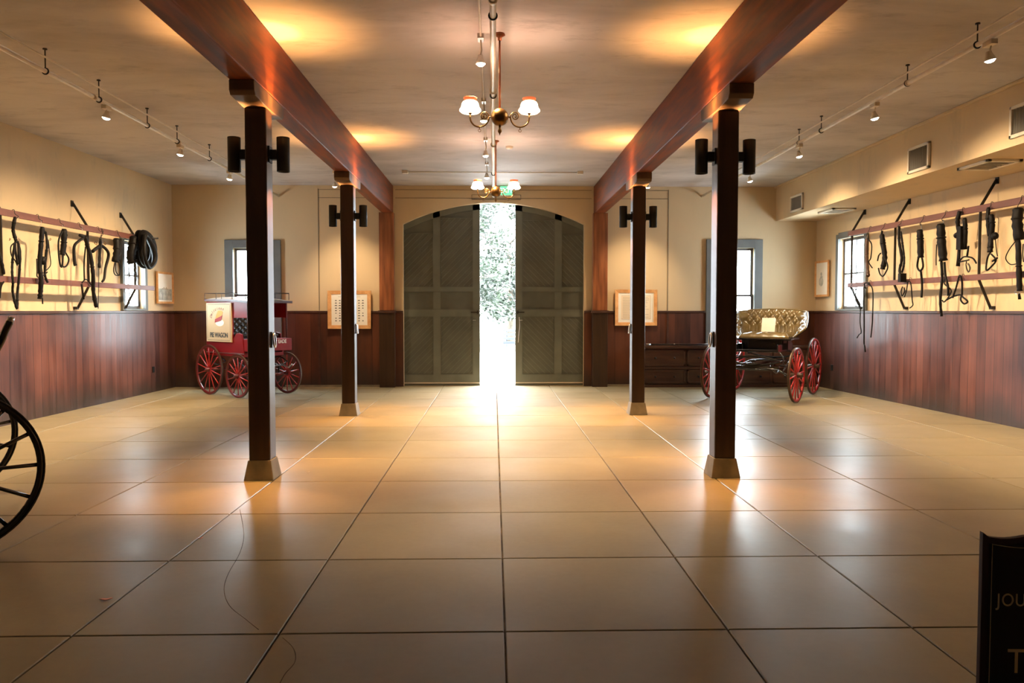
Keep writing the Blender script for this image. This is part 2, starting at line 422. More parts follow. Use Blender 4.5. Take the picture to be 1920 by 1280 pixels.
# side walls (local x along the wall, local y into the room)
LW = (1.22, 1.93, 1.53, 2.70)      # left window: u0,u1,z0,z1
RW = (-1.84, -.95, 1.53, 2.83)
wl = thing('wall_left', None, None, (LX, BY, 0), LROT, kind='structure')
mb = MB(); wall_cells(mb, -.3, LEN, 0, CZ+.05, -.15, 0, [LW]); mb.build('wall_face', 'wall', wl)
MB().box(0, LEN, 0, .025, 0, 1.455).build('wainscot', 'wains', wl)
MB().box(0, LEN, 0, .05, 1.455, 1.495).build('chair_rail', 'rail', wl, bevel=.006)
wr = thing('wall_right', None, None, (RX, BY, 0), RROT, kind='structure')
mb = MB(); wall_cells(mb, -LEN, .3, 0, CZ+.05, -.15, 0, [RW]); mb.build('wall_face', 'wall', wr)
MB().box(-LEN, 0, 0, .025, 0, 1.455).build('wainscot', 'wains', wr)
MB().box(-LEN, 0, 0, .05, 1.455, 1.495).build('chair_rail', 'rail', wr, bevel=.006)
MB().box(-8.2, 8.4, FY-.15, FY, 0, CZ).build('wall_front', 'wall', kind='structure')

# back wall with the arched doorway
ARC_R, ARC_ZC = 4.03, -.413
def arch(x): return ARC_ZC + sqrt(ARC_R**2 - x*x)
DX = 1.785
W1 = (-5.09, -4.32, .92, 2.72); W2 = (4.37, 5.17, .92, 2.74)
wb = thing('wall_back', None, None, (0, 0, 0), 0, kind='structure')
mb = MB()
wall_cells(mb, -7, -DX, 0, CZ+.05, BY, BY+.13, [W1]); wall_cells(mb, DX, 7, 0, CZ+.05, BY, BY+.13, [W2])
K = 28
for i in range(K):
    a = -DX + 2*DX*i/K; b = -DX + 2*DX*(i+1)/K
    mb.hexa([(a,BY,arch(a)),(b,BY,arch(b)),(b,BY+.13,arch(b)),(a,BY+.13,arch(a))],
            [(a,BY,CZ+.05),(b,BY,CZ+.05),(b,BY+.13,CZ+.05),(a,BY+.13,CZ+.05)])
mb.build('wall_face', 'wall_back', wb)
for s, W in ((-1, W1), (1, W2)):
    mb = MB()
    a, b = sorted((s*DX, s*6.45))
    wall_cells(mb, a, b, 0, 1.455, BY-.025, BY, [(W[0], W[1], .92, 2)])
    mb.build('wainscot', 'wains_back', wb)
    mb = MB()
    for c, d in (((-6.3, W1[0]-.18), (W1[1]+.17, -2.235), (-1.935, -DX)) if s < 0 else ((DX, 1.93), (2.23, W2[0]-.18), (W2[1]+.17, 6.45))):
        mb.box(c, d, BY-.05, BY, 1.455, 1.495)
    mb.build('chair_rail', 'rail', wb, bevel=.006)
# panel joints in the plaster and the wide board joints below
mb = MB()
for x in (-3.431, 3.451):
    mb.box(x-.008, x+.008, BY-.006, BY, 1.5, 3.88)
for a, b in ((-3.431, -2.23), (-1.93, 1.93), (2.23, 3.45)):
    for z in (3.86, 3.70): mb.box(a, b, BY-.006, BY, z, z+.008)
mb.build('panel_joint', 'caulk', wb)
mb = MB()
for x in (-3.431, 3.451): mb.box(x-.02, x+.02, BY-.04, BY-.025, .01, 1.455)
mb.build('wainscot_batten', 'rail', wb)
mb = MB()
for a, b in ((-4.1, -2.235), (2.23, 2.8)): mb.box(a, b, BY-.06, BY-.025, 0, .035)
mb.build('floor_bead', 'pier', wb)

# soffit along the right wall
SX = 5.60
rxw = lambda y: RX + RK*(BY-y)
mb = MB()
mb.hexa([(SX,FY,3.27),(rxw(FY)+.05,FY,3.27),(rxw(BY)+.05,BY,3.27),(SX,BY,3.27)],
        [(SX,FY,CZ),(rxw(FY)+.05,FY,CZ),(rxw(BY)+.05,BY,CZ),(SX,BY,CZ)])
mb.build('wall_soffit', 'wall', kind='structure')
MB().box(SX-.05, SX, FY, BY, CZ-.035, CZ).build('trim_1', 'wall', kind='structure', bevel=.008)

# windows ------------------------------------------------------------
def back_window(name, W, cas):
    t = thing(name, None, None, (0,BY,0), 0, kind='structure')
    u0,u1,z0,z1 = W; c0,c1,c2,c3 = cas
    mb = MB()
    for a,b,c,d in ((c0,u0,c2,c3),(u1,c1,c2,c3),(u0,u1,z1,c3),(u0,u1,c2,z0)): mb.box(a,b,-.055,0,c,d)
    mb.build('casing', 'trim', t, bevel=.005)
    MB().box(c0-.03, c1+.03, -.10, 0, c2-.04, c2+.001).build('sill', 'trim', t)
    zm = 1.80; w = .045
    for k,(a,b,y) in enumerate(((zm-.02, z1, .06), (z0, zm+.02, .02))):
        mb = MB()
        for q in ((u0,u0+w,a,b),(u1-w,u1,a,b),(u0+w,u1-w,b-w,b),(u0+w,u1-w,a,a+.04)): mb.box(q[0],q[1],y,y+.035,q[2],q[3])
        sh = mb.build('sash', 'sash', t)
        MB().box(u0+w,u1-w,y+.014,y+.019,a+.04,b-w).build('pane', 'glass', sh)
back_window('window_1', W1, (-5.249,-4.163,.80,2.876))
back_window('window_2', W2, (4.21,5.33,.80,2.907))
def side_window(name, loc, rot, W, flip):
    t = thing(name, None, None, loc, rot, kind='structure')
    u0,u1,z0,z1 = W; c = .085
    mb = MB()
    for a,b,p,q in ((u0-c,u0,z0-.03,z1+c),(u1,u1+c,z0-.03,z1+c),(u0,u1,z1,z1+c+.03)): mb.box(a,b,0,.05,p,q)
    mb.build('casing', 'trim', t, bevel=.005)
    MB().box(u0,u1,-.15,.05,z0-.03,z0).build('sill', 'trim', t)
    mb = MB(); w = .05; m = (u0+u1)/2; zm = (z0+z1)/2
    for q in ((u0,u0+w,z0,z1),(u1-w,u1,z0,z1),(u0+w,u1-w,z1-w,z1),(u0+w,u1-w,z0,z0+w),(m-.012,m+.012,z0+w,z1-w),(u0+w,u1-w,zm-.014,zm+.014)):
        mb.box(q[0],q[1],-.10,-.065,q[2],q[3])
    sh = mb.build('sash', 'sash', t)
    MB().box(u0+w,u1-w,-.085,-.08,z0+w,z1-w).build('pane', 'glass', sh)
side_window('window_3', (LX,BY,0), LROT, LW, 0)
side_window('window_4', (RX,BY,0), RROT, RW, 0)

# sliding barn doors ---------------------------------------------------
def leaf(name, sgn):
    Y0, Y1 = BY+.135, BY+.19
    X = (lambda x: x) if sgn < 0 else (lambda x: .15-x)
    t = thing(name, None, None, (0,0,0), 0, kind='structure')
    top = lambda x: arch(max(-1.9, min(1.9, x)))
    def pan(x0, x1, z0, z1, y0, y1, mb, arched=False):
        a, b = sorted((X(x0), X(x1)))
        if not arched: mb.box(a,b,y0,y1,z0,z1); return
        n = 8; p = [(a,z0),(b,z0)] + [(b+(a-b)*i/n, top(b+(a-b)*i/n)+.06) for i in range(n+1)]
        mb.prism(p, y0, y1)
    mb = MB(); pan(-.277,-2.0,.003,-.03,Y0+.02,Y1,mb,True)
    # narrow diagonal boards inside each panel
    panels = ((-.416,-1.066,1.97,'a'),(-.416,-1.066,.22,1.38),(-1.205,-1.85,1.97,'a'),(-1.205,-1.85,.22,1.38))
    base = mb.build('door_panel', 'door2', t)
    mb = MB()
    for (xa,xb,za,zb) in panels:
        lo, hi = sorted((X(xa), X(xb))); zt = (min(top(lo),top(hi))-.12) if zb == 'a' else zb
        d = -.1
        k = lo-(zt-za)
        sl = -1 if sgn < 0 else 1
        c = -4.0
        while c < 6:
            # line z = za + sl*(x) + c
            pts = []
            for i in range(41):
                x = lo+(hi-lo)*i/40; z = za - sl*(x-lo) + c if True else 0
                if za <= z <= zt: pts.append((x,z))
            if len(pts) > 2: mb.bar((pts[0][0],Y0+.018,pts[0][1]),(pts[-1][0],Y0+.018,pts[-1][1]),.012,.012,up=(0,1,0))
            c += .115
    mb.build('diagonal_boards', 'door', t)
    mb = MB()
    pan(-.277,-.416,.003,-.03,Y0,Y0+.02,mb,True)
    pan(-1.066,-1.205,.003,-.03,Y0,Y0+.02,mb,True)
    pan(-1.85,-2.0,.003,-.03,Y0,Y0+.02,mb,True)
    for z0,z1 in ((1.88,1.97),(1.38,1.52),(.003,.22)):
        pan(-.416,-1.066,z0,z1,Y0,Y0+.019,mb); pan(-1.205,-1.85,z0,z1,Y0,Y0+.019,mb)
    # middle band runs across as one panel: moulding strips
    # curved head rail following the arch
    a, b = sorted((X(-.277), X(-2.0))); n = 14
    for i in range(n):
        p = a+(b-a)*i/n; q = a+(b-a)*(i+1)/n
        mb.hexa([(p,Y0,top(p)-.11),(q,Y0,top(q)-.11),(q,Y0+.019,top(q)-.11),(p,Y0+.019,top(p)-.11)],
                [(p,Y0,top(p)+.06),(q,Y0,top(q)+.06),(q,Y0+.019,top(q)+.06),(p,Y0+.019,top(p)+.06)])
    mb.build('frame', 'door', t)
    mb = MB()   # dark mouldings round the panels
    for (xa,xb,za,zb) in panels + ((-.416,-1.85,1.52,1.88),):
        lo, hi = sorted((X(xa), X(xb))); zt = (min(top(lo),top(hi))-.13) if zb == 'a' else zb
        for r in ((lo,lo+.014,za,zt),(hi-.014,hi,za,zt),(lo,hi,za,za+.014),(lo,hi,zt-.014,zt)): mb.box(r[0],r[1],Y0-.004,Y0+.02,r[2],r[3])
    mb.build('moulding', 'door2', t)
    mb = MB(); xs_ = sorted((X(-.30),X(-.46))); mb.box(xs_[0],xs_[1],Y0-.02,Y0,1.455,1.475)
    mb.box(*sorted((X(-.315),X(-.335))),Y0-.045,Y0,1.43,1.50)
    mb.build('door_handle', 'iron', t)
    mb = MB(); a,b = sorted((X(-.36),X(-.42))); mb.box(a,b,Y0-.01,Y0,1.30,1.315); mb.build('keeper_plate', 'steel', t)
    mb = MB(); a,b = sorted((X(-.277),X(-1.95))); mb.box(a,b,Y0-.015,Y0,.045,.065); mb.build('weather_strip', 'pipe', t)
    return t
d1 = leaf('door_1', -1); d2 = leaf('door_2', 1)
MB().tube(smooth([(.505,BY+.13,1.37),(.515,BY+.125,1.2),(.50,BY+.125,1.05),(.485,BY+.13,.86)]),.006,6).build('pull_cord','cord',d2)

# timber posts against the back wall
for s in (-1, 1):
    lab = 'short red-brown timber post against the wall ' + ('left' if s<0 else 'right') + ' of the barn doors'
    t = thing('wall_post', lab, 'post', (s*2.083,BY-.125,0), 0, group='timber posts beside the barn doors')
    MB().box(-.142,.142,-.075,.098,1.50,3.40).build('post_shaft','beam_v',t,bevel=.006)
    MB().box(-.148,.148,-.08,.098,0,1.455).build('post_casing','post',t,bevel=.006)
    MB().box(-.165,.165,-.11,.098,1.455,1.50).build('post_collar','rail',t)

# beams
for s in (-1, 1):
    lab = 'long red-brown ceiling beam carried by the ' + ('left' if s<0 else 'right') + '-hand row of posts'
    t = MB().box(-.105,.105,FY,BY,3.40,CZ).build('ceiling_beam','beam',bevel=.012)
    t.location = (s*2.075,0,0)
    t['label'] = lab; t['category'] = 'beam'; t['kind'] = 'thing'; t['group'] = 'ceiling beams'

# columns
def column(x, y, near):
    side = 'left' if x < 0 else 'right'
    lab = ('tall dark timber post on a tapered concrete foot, ' + ('nearer' if near else 'farther') + ' one of the ' + side + ' row')
    t = thing('timber_post', lab, 'post', (x,y,0), 0, group='timber posts carrying the beams')
    MB().box(-.094,.094,-.094,.094,.17,3.265).build('shaft','post',t,bevel=.012)
    mb = MB(); a, b = .132, .102
    mb.hexa([(-a,-a,0),(a,-a,0),(a,a,0),(-a,a,0)], [(-b,-b,.175),(b,-b,.175),(b,b,.175),(-b,b,.175)])
    mb.build('foot','pier',t,bevel=.006)
    mb = MB(); w = .105; z0, z1, l = 3.265, 3.40, .44
    prof = [(-l+.03,z0+.015),(-l,z0+.05),(-l,z1),(l,z1),(l,z0+.05),(l-.03,z0+.015),(.1,z0-.0),(-.1,z0)]
    n = len(prof)
    v = [(-w,p,q) for p,q in prof]+[(w,p,q) for p,q in prof]
    mb.add(v, [tuple(range(n)), tuple(range(2*n-1,n-1,-1))]+[(i,n+i,n+(i+1)%n,(i+1)%n) for i in range(n)])
    mb.build('bolster','block',t,bevel=.005)
    # iron tie ring on the aisle side
    s = 1 if x < 0 else -1
    rg = MB().box(*sorted((s*.094, s*.104)),-.03,.03,1.17,1.31)
    rgo = rg.build('ring_plate','iron',t)
    mb = MB(); c = []
    for k in range(20):
        a = 2*pi*k/20; c.append((s*(.114+.010*(1-cos(a))*.5), .034*sin(a), 1.235+.062*cos(a)))
    mb.tube(c,.008,6,closed=True); mb.build('tie_ring','steel',rgo)
    if near and x < 0:
        pass
cols = []
for x in (-2.075, 2.075):
    for y, near in ((6.85,True),(10.98,False)):
        column(x,y,near)
        for s in (-1,1):
            aisle = (s == 1) == (x < 0)
            lab = 'black twin-ended cylinder wall lamp on the ' + ('aisle' if aisle else 'wall') + ' side of the ' + ('nearer' if near else 'farther') + ' ' + ('left' if x<0 else 'right') + ' post'
            z = 2.875 if near else 2.845
            t = thing('wall_lamp', lab, 'wall lamp', (x+s*.215,y,z), 0, group='cylinder lamps on the posts')
            mb = MB(); r = .056
            mb.lathe([(r-.006,.15),(r,.15),(r,-.15),(r-.006,-.15),(r-.006,.15)], n=24); mb.build('cylinder','black',t)
            MB().lathe([(0,.095),(r-.006,.095)],n=20).build('upper_lens','glow',t)
            MB().lathe([(0,-.125),(r-.006,-.125)],n=20).build('lower_lens','glow',t)
            mb = MB(); mb.box(*sorted((-s*.054,-s*.115)),-.03,.03,-.045,.04); mb.box(*sorted((-s*.108,-s*.1205)),-.045,.045,-.07,.07)
            mb.build('bracket','black',t)
            warm = (1,.46,.13)
            spot('uplight',(x+s*.215,y,z+.12),(x+s*.19,y,z+2),42,98,warm,1,.02)
            spot('uplight',(x+s*.205,y,z+.12),(x+s*.135,y,z+1.0),60,34,(1,.40,.10),.7,.015)
            spot('downlight',(x+s*.215,y,z-.135),(x+s*.13,y,0),95,72,warm,1,.02)

# ------------------------------------------------------------------ hanging lamps
def chandelier(x, y, lab, rot):
    t = thing('chandelier', lab, 'chandelier', (x,y,3.215), rot, group='two-arm brass chandeliers')
    MB().lathe([(0,.73),(.045,.73),(.05,.715),(.02,.70),(.018,.67),(0,.67)],n=20).build('ceiling_rose','copper',t)
    MB().tube([(0,0,.70),(0,0,.06)],.009,10).build('rod','copper',t)
    pr = [(.078*sin(a),.078*cos(a)) for a in [pi*i/14 for i in range(15)]]
    MB().lathe(pr,n=24).build('globe','brass',t)
    MB().lathe([(0,-.07),(.012,-.075),(.010,-.10),(.017,-.115),(.017,-.13),(.006,-.145),(.004,-.155),(0,-.16)],n=14).build('finial','brass',t)
    for s in (-1,1):
        p = [(s*.07,0,.0),(s*.10,0,0)]
        p += [(s*(.18+.082*cos(pi-a)),0,-.005-.082*sin(a)) for a in [pi*i/14 for i in range(15)]]
        p += [(s*.262,0,.03)]
        arm = MB().tube(p,.0075,8).build('arm','brass',t)
        sc = []
        for i in range(40):
            a = i/39*3.6*pi; r = .040*(1-i/39*.82)
            sc.append((s*(.136-r*cos(a)),0,.008+r*sin(a)))
        MB().tube(sc,.005,6).build('scroll','brass',arm)
        rg = [(s*.18,.012*cos(2*pi*k/12),-.118+.012*sin(2*pi*k/12)) for k in range(12)]
        mb = MB(); mb.tube([(s*.18,0,-.085),(s*.18,0,-.106)],.004,6); mb.tube([(s*.18+.012*cos(2*pi*k/12),0,-.118+.012*sin(2*pi*k/12)) for k in range(12)],.0025,5,closed=True)
        mb.build('pull_ring','brass',arm)
        MB().lathe([(.006,.02),(.014,.028),(.014,.045),(.008,.05)],o=(s*.262,0,0),n=12).build('lamp_holder','brass',arm)
        # scalloped opal shade, open at the top
        mb = MB(); n = 36; prof = [(.020,.035),(.078,.038),(.091,.052),(.090,.068),(.078,.085),(.074,.098),(.076,.115),(.066,.132),(.050,.141)]
        vs = []; 
        for r,h in prof:
            for k in range(n):
                a = 2*pi*k/n; rr = r*(1+(.06*cos(6*a) if .04<h<.1 else 0)); vs.append((s*.262+rr*cos(a), rr*sin(a), h))
        fs = [(i*n+k,i*n+(k+1)%n,(i+1)*n+(k+1)%n,(i+1)*n+k) for i in range(len(prof)-1) for k in range(n)]
        mb.add(vs,fs,0,True); sh = mb.build('lamp_shade','shade',t)
        mb = MB()
        mb.lathe([(.050,.141),(.062,.166),(.060,.168),(.048,.141)],o=(s*.262,0,0),n=30); mb.build('shade_rim','shade_top',sh)
        cx, cy = x+s*.262*cos(rot), y+s*.262*sin(rot)
        point('bulb_light',(cx,cy,3.215+.115),4.5,(1,.62,.42),.04)
chandelier(.054, 6.85, 'large two-arm brass chandelier with lit scalloped shades, hanging nearer over the aisle', 0)
chandelier(.03, 11.1, 'small-looking two-arm brass chandelier hanging in front of the arched doorway', 0)

# sprinkler pipes, conduits and track lamps
def pipe(name, lab, pts, r, hang, cat='pipe', couplings=(), group='ceiling pipes'):
    t = thing(name, lab, cat, (0,0,0), 0, group=group)
    MB().tube(pts,r,12).build('pipe_run','pipe',t)
    for c in couplings:
        a = Vector(pts[0]); b = Vector(pts[-1]); f = (c-a.y)/(b.y-a.y); p = a.lerp(b,f)
        MB().tube([(p.x,p.y-.03,p.z),(p.x,p.y+.03,p.z)],r*1.35,14).build('coupling','pipe',t)
    for yy in hang:
        a = Vector(pts[0]); b = Vector(pts[-1]); f = (yy-a.y)/(b.y-a.y); p = a.lerp(b,f)
        mb = MB(); mb.tube([(p.x,yy,p.z+r),(p.x,yy,CZ)],.006,6)
        mb.tube([(p.x+(r+.006)*cos(2*pi*k/14),yy,p.z+(r+.006)*sin(2*pi*k/14)) for k in range(14)],.007,6,closed=True)
        mb.lathe([(0,CZ-.001),(.02,CZ-.001),(.02,CZ-.012),(0,CZ-.012)],o=(p.x,yy,0),n=10)
        mb.build('hanger','iron',t)
    return t
pipe('sprinkler_pipe','cream sprinkler pipe running down the middle of the ceiling',[(-.005,FY,3.74),(-.005,BY,3.74)],.025,(5.9,8.05,10.4,12.6),couplings=(5.6,7.9,10.4))
pipe('sprinkler_pipe','cream sprinkler pipe under the ceiling beside the left wall',[(-4.19,FY,3.735),(-4.19,BY,3.735)],.022,(4.2,7.33,8.3,9.43,10.3,11.45),couplings=(8.2,10.35))
pipe('sprinkler_pipe','cream sprinkler pipe under the ceiling beside the right soffit',[(4.12,FY,3.76),(4.12,BY,3.76)],.022,(4.2,6.5,7.6,9.6,10.3,12.3),couplings=(7.6,10.3))
pipe('electrical_conduit','thin cream conduit above the sprinkler pipe near the left wall',[(-4.16,FY,3.85),(-4.16,14.0,3.85)],.009,(),cat='conduit')
pipe('electrical_conduit','thin cream conduit above the sprinkler pipe near the right soffit',[(4.09,FY,3.85),(4.09,14.0,3.85)],.009,(),cat='conduit')
pipe('electrical_conduit','thin cream conduit feeding the lamps over the aisle',[(-.115,FY,3.925),(-.115,13.5,3.925)],.010,(),cat='conduit')
t = thing('electrical_conduit','thin conduit with a box at each end, crossing the ceiling near the arch','conduit',(0,13.5,0),0,group='ceiling pipes')
MB().tube([(-1.5,0,3.925),(1.47,0,3.925)],.009,8).build('pipe_run','vent',t)
for x in (-1.55,1.52): MB().box(x-.05,x+.05,-.04,.04,3.895,CZ).build('junction_box','vent',t,bevel=.004)

def track_lamp(x, y, z, tgt, lab, group, power=130, ang=70, color=(1,.74,.45), top=None, size=.045):
    t = thing('track_lamp', lab, 'spotlight', (x,y,z), 0, group=group)
    top = top if top is not None else CZ-z
    MB().box(-.028,.028,-.06,.06,top-.04,top-.0).build('track_mount','pipe',t,bevel=.003)
    MB().tube([(0,0,top-.04),(.008,0,.10),(0,0,.055)],.007,8).build('stem','pipe',t)
    d = (Vector(tgt)-Vector((x,y,z))).normalized()
    d = (d*.55+Vector((0,0,-1))).normalized()
    M = d.to_track_quat('-Z','Y').to_matrix()
    MB().lathe([(0,.06),(.022,.055),(.026,.03),(size*.85,.005),(size,-.02),(size-.004,-.02),(size*.8,.0)],n=20,M=M).build('lamp_head','white',t)
    MB().lathe([(0,-.040),(size*.5,-.036),(size-.006,-.022),(size-.006,-.012)],n=20,M=M).build('bulb','bulb',t)
    if power:
        p = Vector((x,y,z))+d*.05
        spot('lamp_beam',p,tgt,power,ang,color,.9,.07)
    return t
GL='track lamps along the left ceiling pipe'; GR='track lamps along the right ceiling pipe'
for i,(y,nm) in enumerate(((4.4,'out beyond the near left post'),(6.55,'nearest of the left wall row'),(8.45,'second from the camera in the left wall row'),(10.4,'third from the camera in the left wall row'),(12.3,'last one before the back wall in the left row'))):
    if i == 0: nm = 'at the very edge of the frame in the left wall row'
    track_lamp(-4.19,y,3.60,(-6.1,y+.2,.9),'small lit white spotlight, '+nm,GL,power=(40 if i==0 else 175),ang=110,top=.11)
for i,(y,nm) in enumerate(((6.33,'nearest of the right row, by the large soffit vent'),(8.25,'second from the camera in the right row'),(10.29,'third from the camera in the right row'),(12.27,'last one before the back wall in the right row'))):
    track_lamp(4.12,y,3.595,(6.3,y+.2,.9),'small lit white spotlight, '+nm,GR,power=170,ang=110,top=.14)
spot('lamp_beam',(4.12,4.4,3.6),(6.3,4.6,.9),60,110,(1,.74,.45),.85,.07)  # added spot out of view, no lamp head built; carries the right row on
for i,(y,nm) in enumerate(((6.9,'nearest the camera'),(8.95,'second from the camera'),(10.95,'third from the camera'),(12.75,'closest to the arched doors'))):
    track_lamp(-.115,y,3.715,(.15,y+.1,0),'small lit spotlight over the aisle, '+nm,'track lamps over the aisle',power=(175 if i==0 else 225),ang=95,color=(1,.64,.30))
# unlit-looking white heads by the far posts washing the wall charts
track_lamp(-2.80,13.6,3.70,(-2.83,BY,1.75),'white spotlight head by the left beam aimed at the picture chart','wall-wash spotlights by the beams',power=75,ang=62)
track_lamp(2.73,13.55,3.70,(2.8,BY,1.75),'white spotlight head by the right beam aimed at the printed notice','wall-wash spotlights by the beams',power=75,ang=62)

t = thing('smoke_detector','small round cream smoke detector on the ceiling past the chandelier','detector',(.234,11.5,CZ))
MB().lathe([(0,-.035),(.04,-.033),(.055,-.015),(.058,0)],n=24).build('housing','pipe',t)

# exit sign above the arch
t = thing('exit_sign','green lit exit sign above the arched doorway','sign',(.245,BY-.03,3.845))
MB().box(-.125,.125,-.025,.03,-.10,.10).build('sign_box','white',t,bevel=.004)
MB().box(-.115,.115,-.028,-.024,-.085,.085).build('sign_face','exit',t)
text_obj('lettering','EXIT',.13,(0,-.03,0),(1,0,0),(0,0,1),'exit_l',t,offset=.002)
t = thing('wall_conduit','rectangular run of thin conduit on the wall above the arch','conduit',(0,BY,0))
MB().tube([(-.43,-.012,3.77),(-.43,-.012,3.68),(.53,-.012,3.68),(.53,-.012,3.77)],.007,6).build('pipe_run','caulk',t)
MB().tube([(-.43,-.012,3.77),(.53,-.012,3.77)],.004,6).build('upper_run','caulk',t)

# soffit vents
def face_vent(y, z, w, h, lab):
    t = thing('air_vent', lab, 'vent', (SX,y,z), 0, group='vents on the soffit face')
    mb = MB(); f = .035
    for a,b,c,d in ((-w/2,w/2,h/2-f,h/2),(-w/2,w/2,-h/2,-h/2+f),(-w/2,-w/2+f,-h/2,h/2),(w/2-f,w/2,-h/2,h/2)): mb.box(-.035,0,a,b,c,d)
    mb.build('frame','vent',t,bevel=.004)
    MB().box(-.006,0,-w/2,w/2,-h/2,h/2).build('backing','vent_dark',t)
    mb = MB(); n = 9
    for k in range(n):
        yy = -w/2+f+(w-2*f)*(k+.5)/n; mb.bar((-.014,yy,-h/2+f),(-.014,yy,h/2-f),.02,.004,up=(.7,.7,0))
    mb.build('slats','vent_dark',t)
face_vent(9.98,3.50,.50,.34,'square slatted vent on the soffit face, level with the second right lamp')
face_vent(14.02,3.48,.55,.30,'square slatted vent on the soffit face, closest to the back wall')
face_vent(7.95,3.52,.50,.34,'slatted vent on the soffit face, cut off by the right edge of the photo')
def under_vent(x, y, lab):
    t = thing('air_vent', lab, 'vent', (x,y,3.27), 0, group='vents under the soffit')
    mb = MB(); w, h, f = .42, .6, .05
    for a,b,c,d in ((-w/2,w/2,h/2-f,h/2),(-w/2,w/2,-h/2,-h/2+f),(-w/2,-w/2+f,-h/2,h/2),(w/2-f,w/2,-h/2,h/2)): mb.box(a,b,c,d,-.03,0)
    mb.build('frame','vent',t,bevel=.004)
    MB().box(-w/2,w/2,-h/2,h/2,-.004,0).build('backing','vent_dark',t)
    mb = MB()
    for k in range(5):
        yy = -h/2+f+(h-2*f)*(k+.5)/5; mb.bar((-w/2+f,yy,-.015),(w/2-f,yy,-.015),.004,.03,up=(0,.5,.8))
    mb.build('slats','vent',t)
under_vent(5.98,9.15,'open slatted vent in the soffit underside, nearer one')
under_vent(6.05,13.4,'open slatted vent in the soffit underside, farther one near the corner')

# outlets
t = thing('wall_outlet','black outlet plate on the left wainscot near the corner','outlet',(LX,BY,0),LROT)
MB().box(.90,.98,.025,.035,.36,.47).build('plate','black',t,bevel=.003)
t = thing('wall_outlet','black outlet plate on the right wainscot behind the red wheels','outlet',(RX,BY,0),RROT)
MB().box(-.80,-.72,.025,.035,.36,.47).build('plate','black',t,bevel=.003)

MB().box(-2.1,2.25,BY+.128,BY+.30,-.02,.003).build('trim_2','rail',kind='structure')  # added dark threshold strip, shuts out the bright slit under the doors

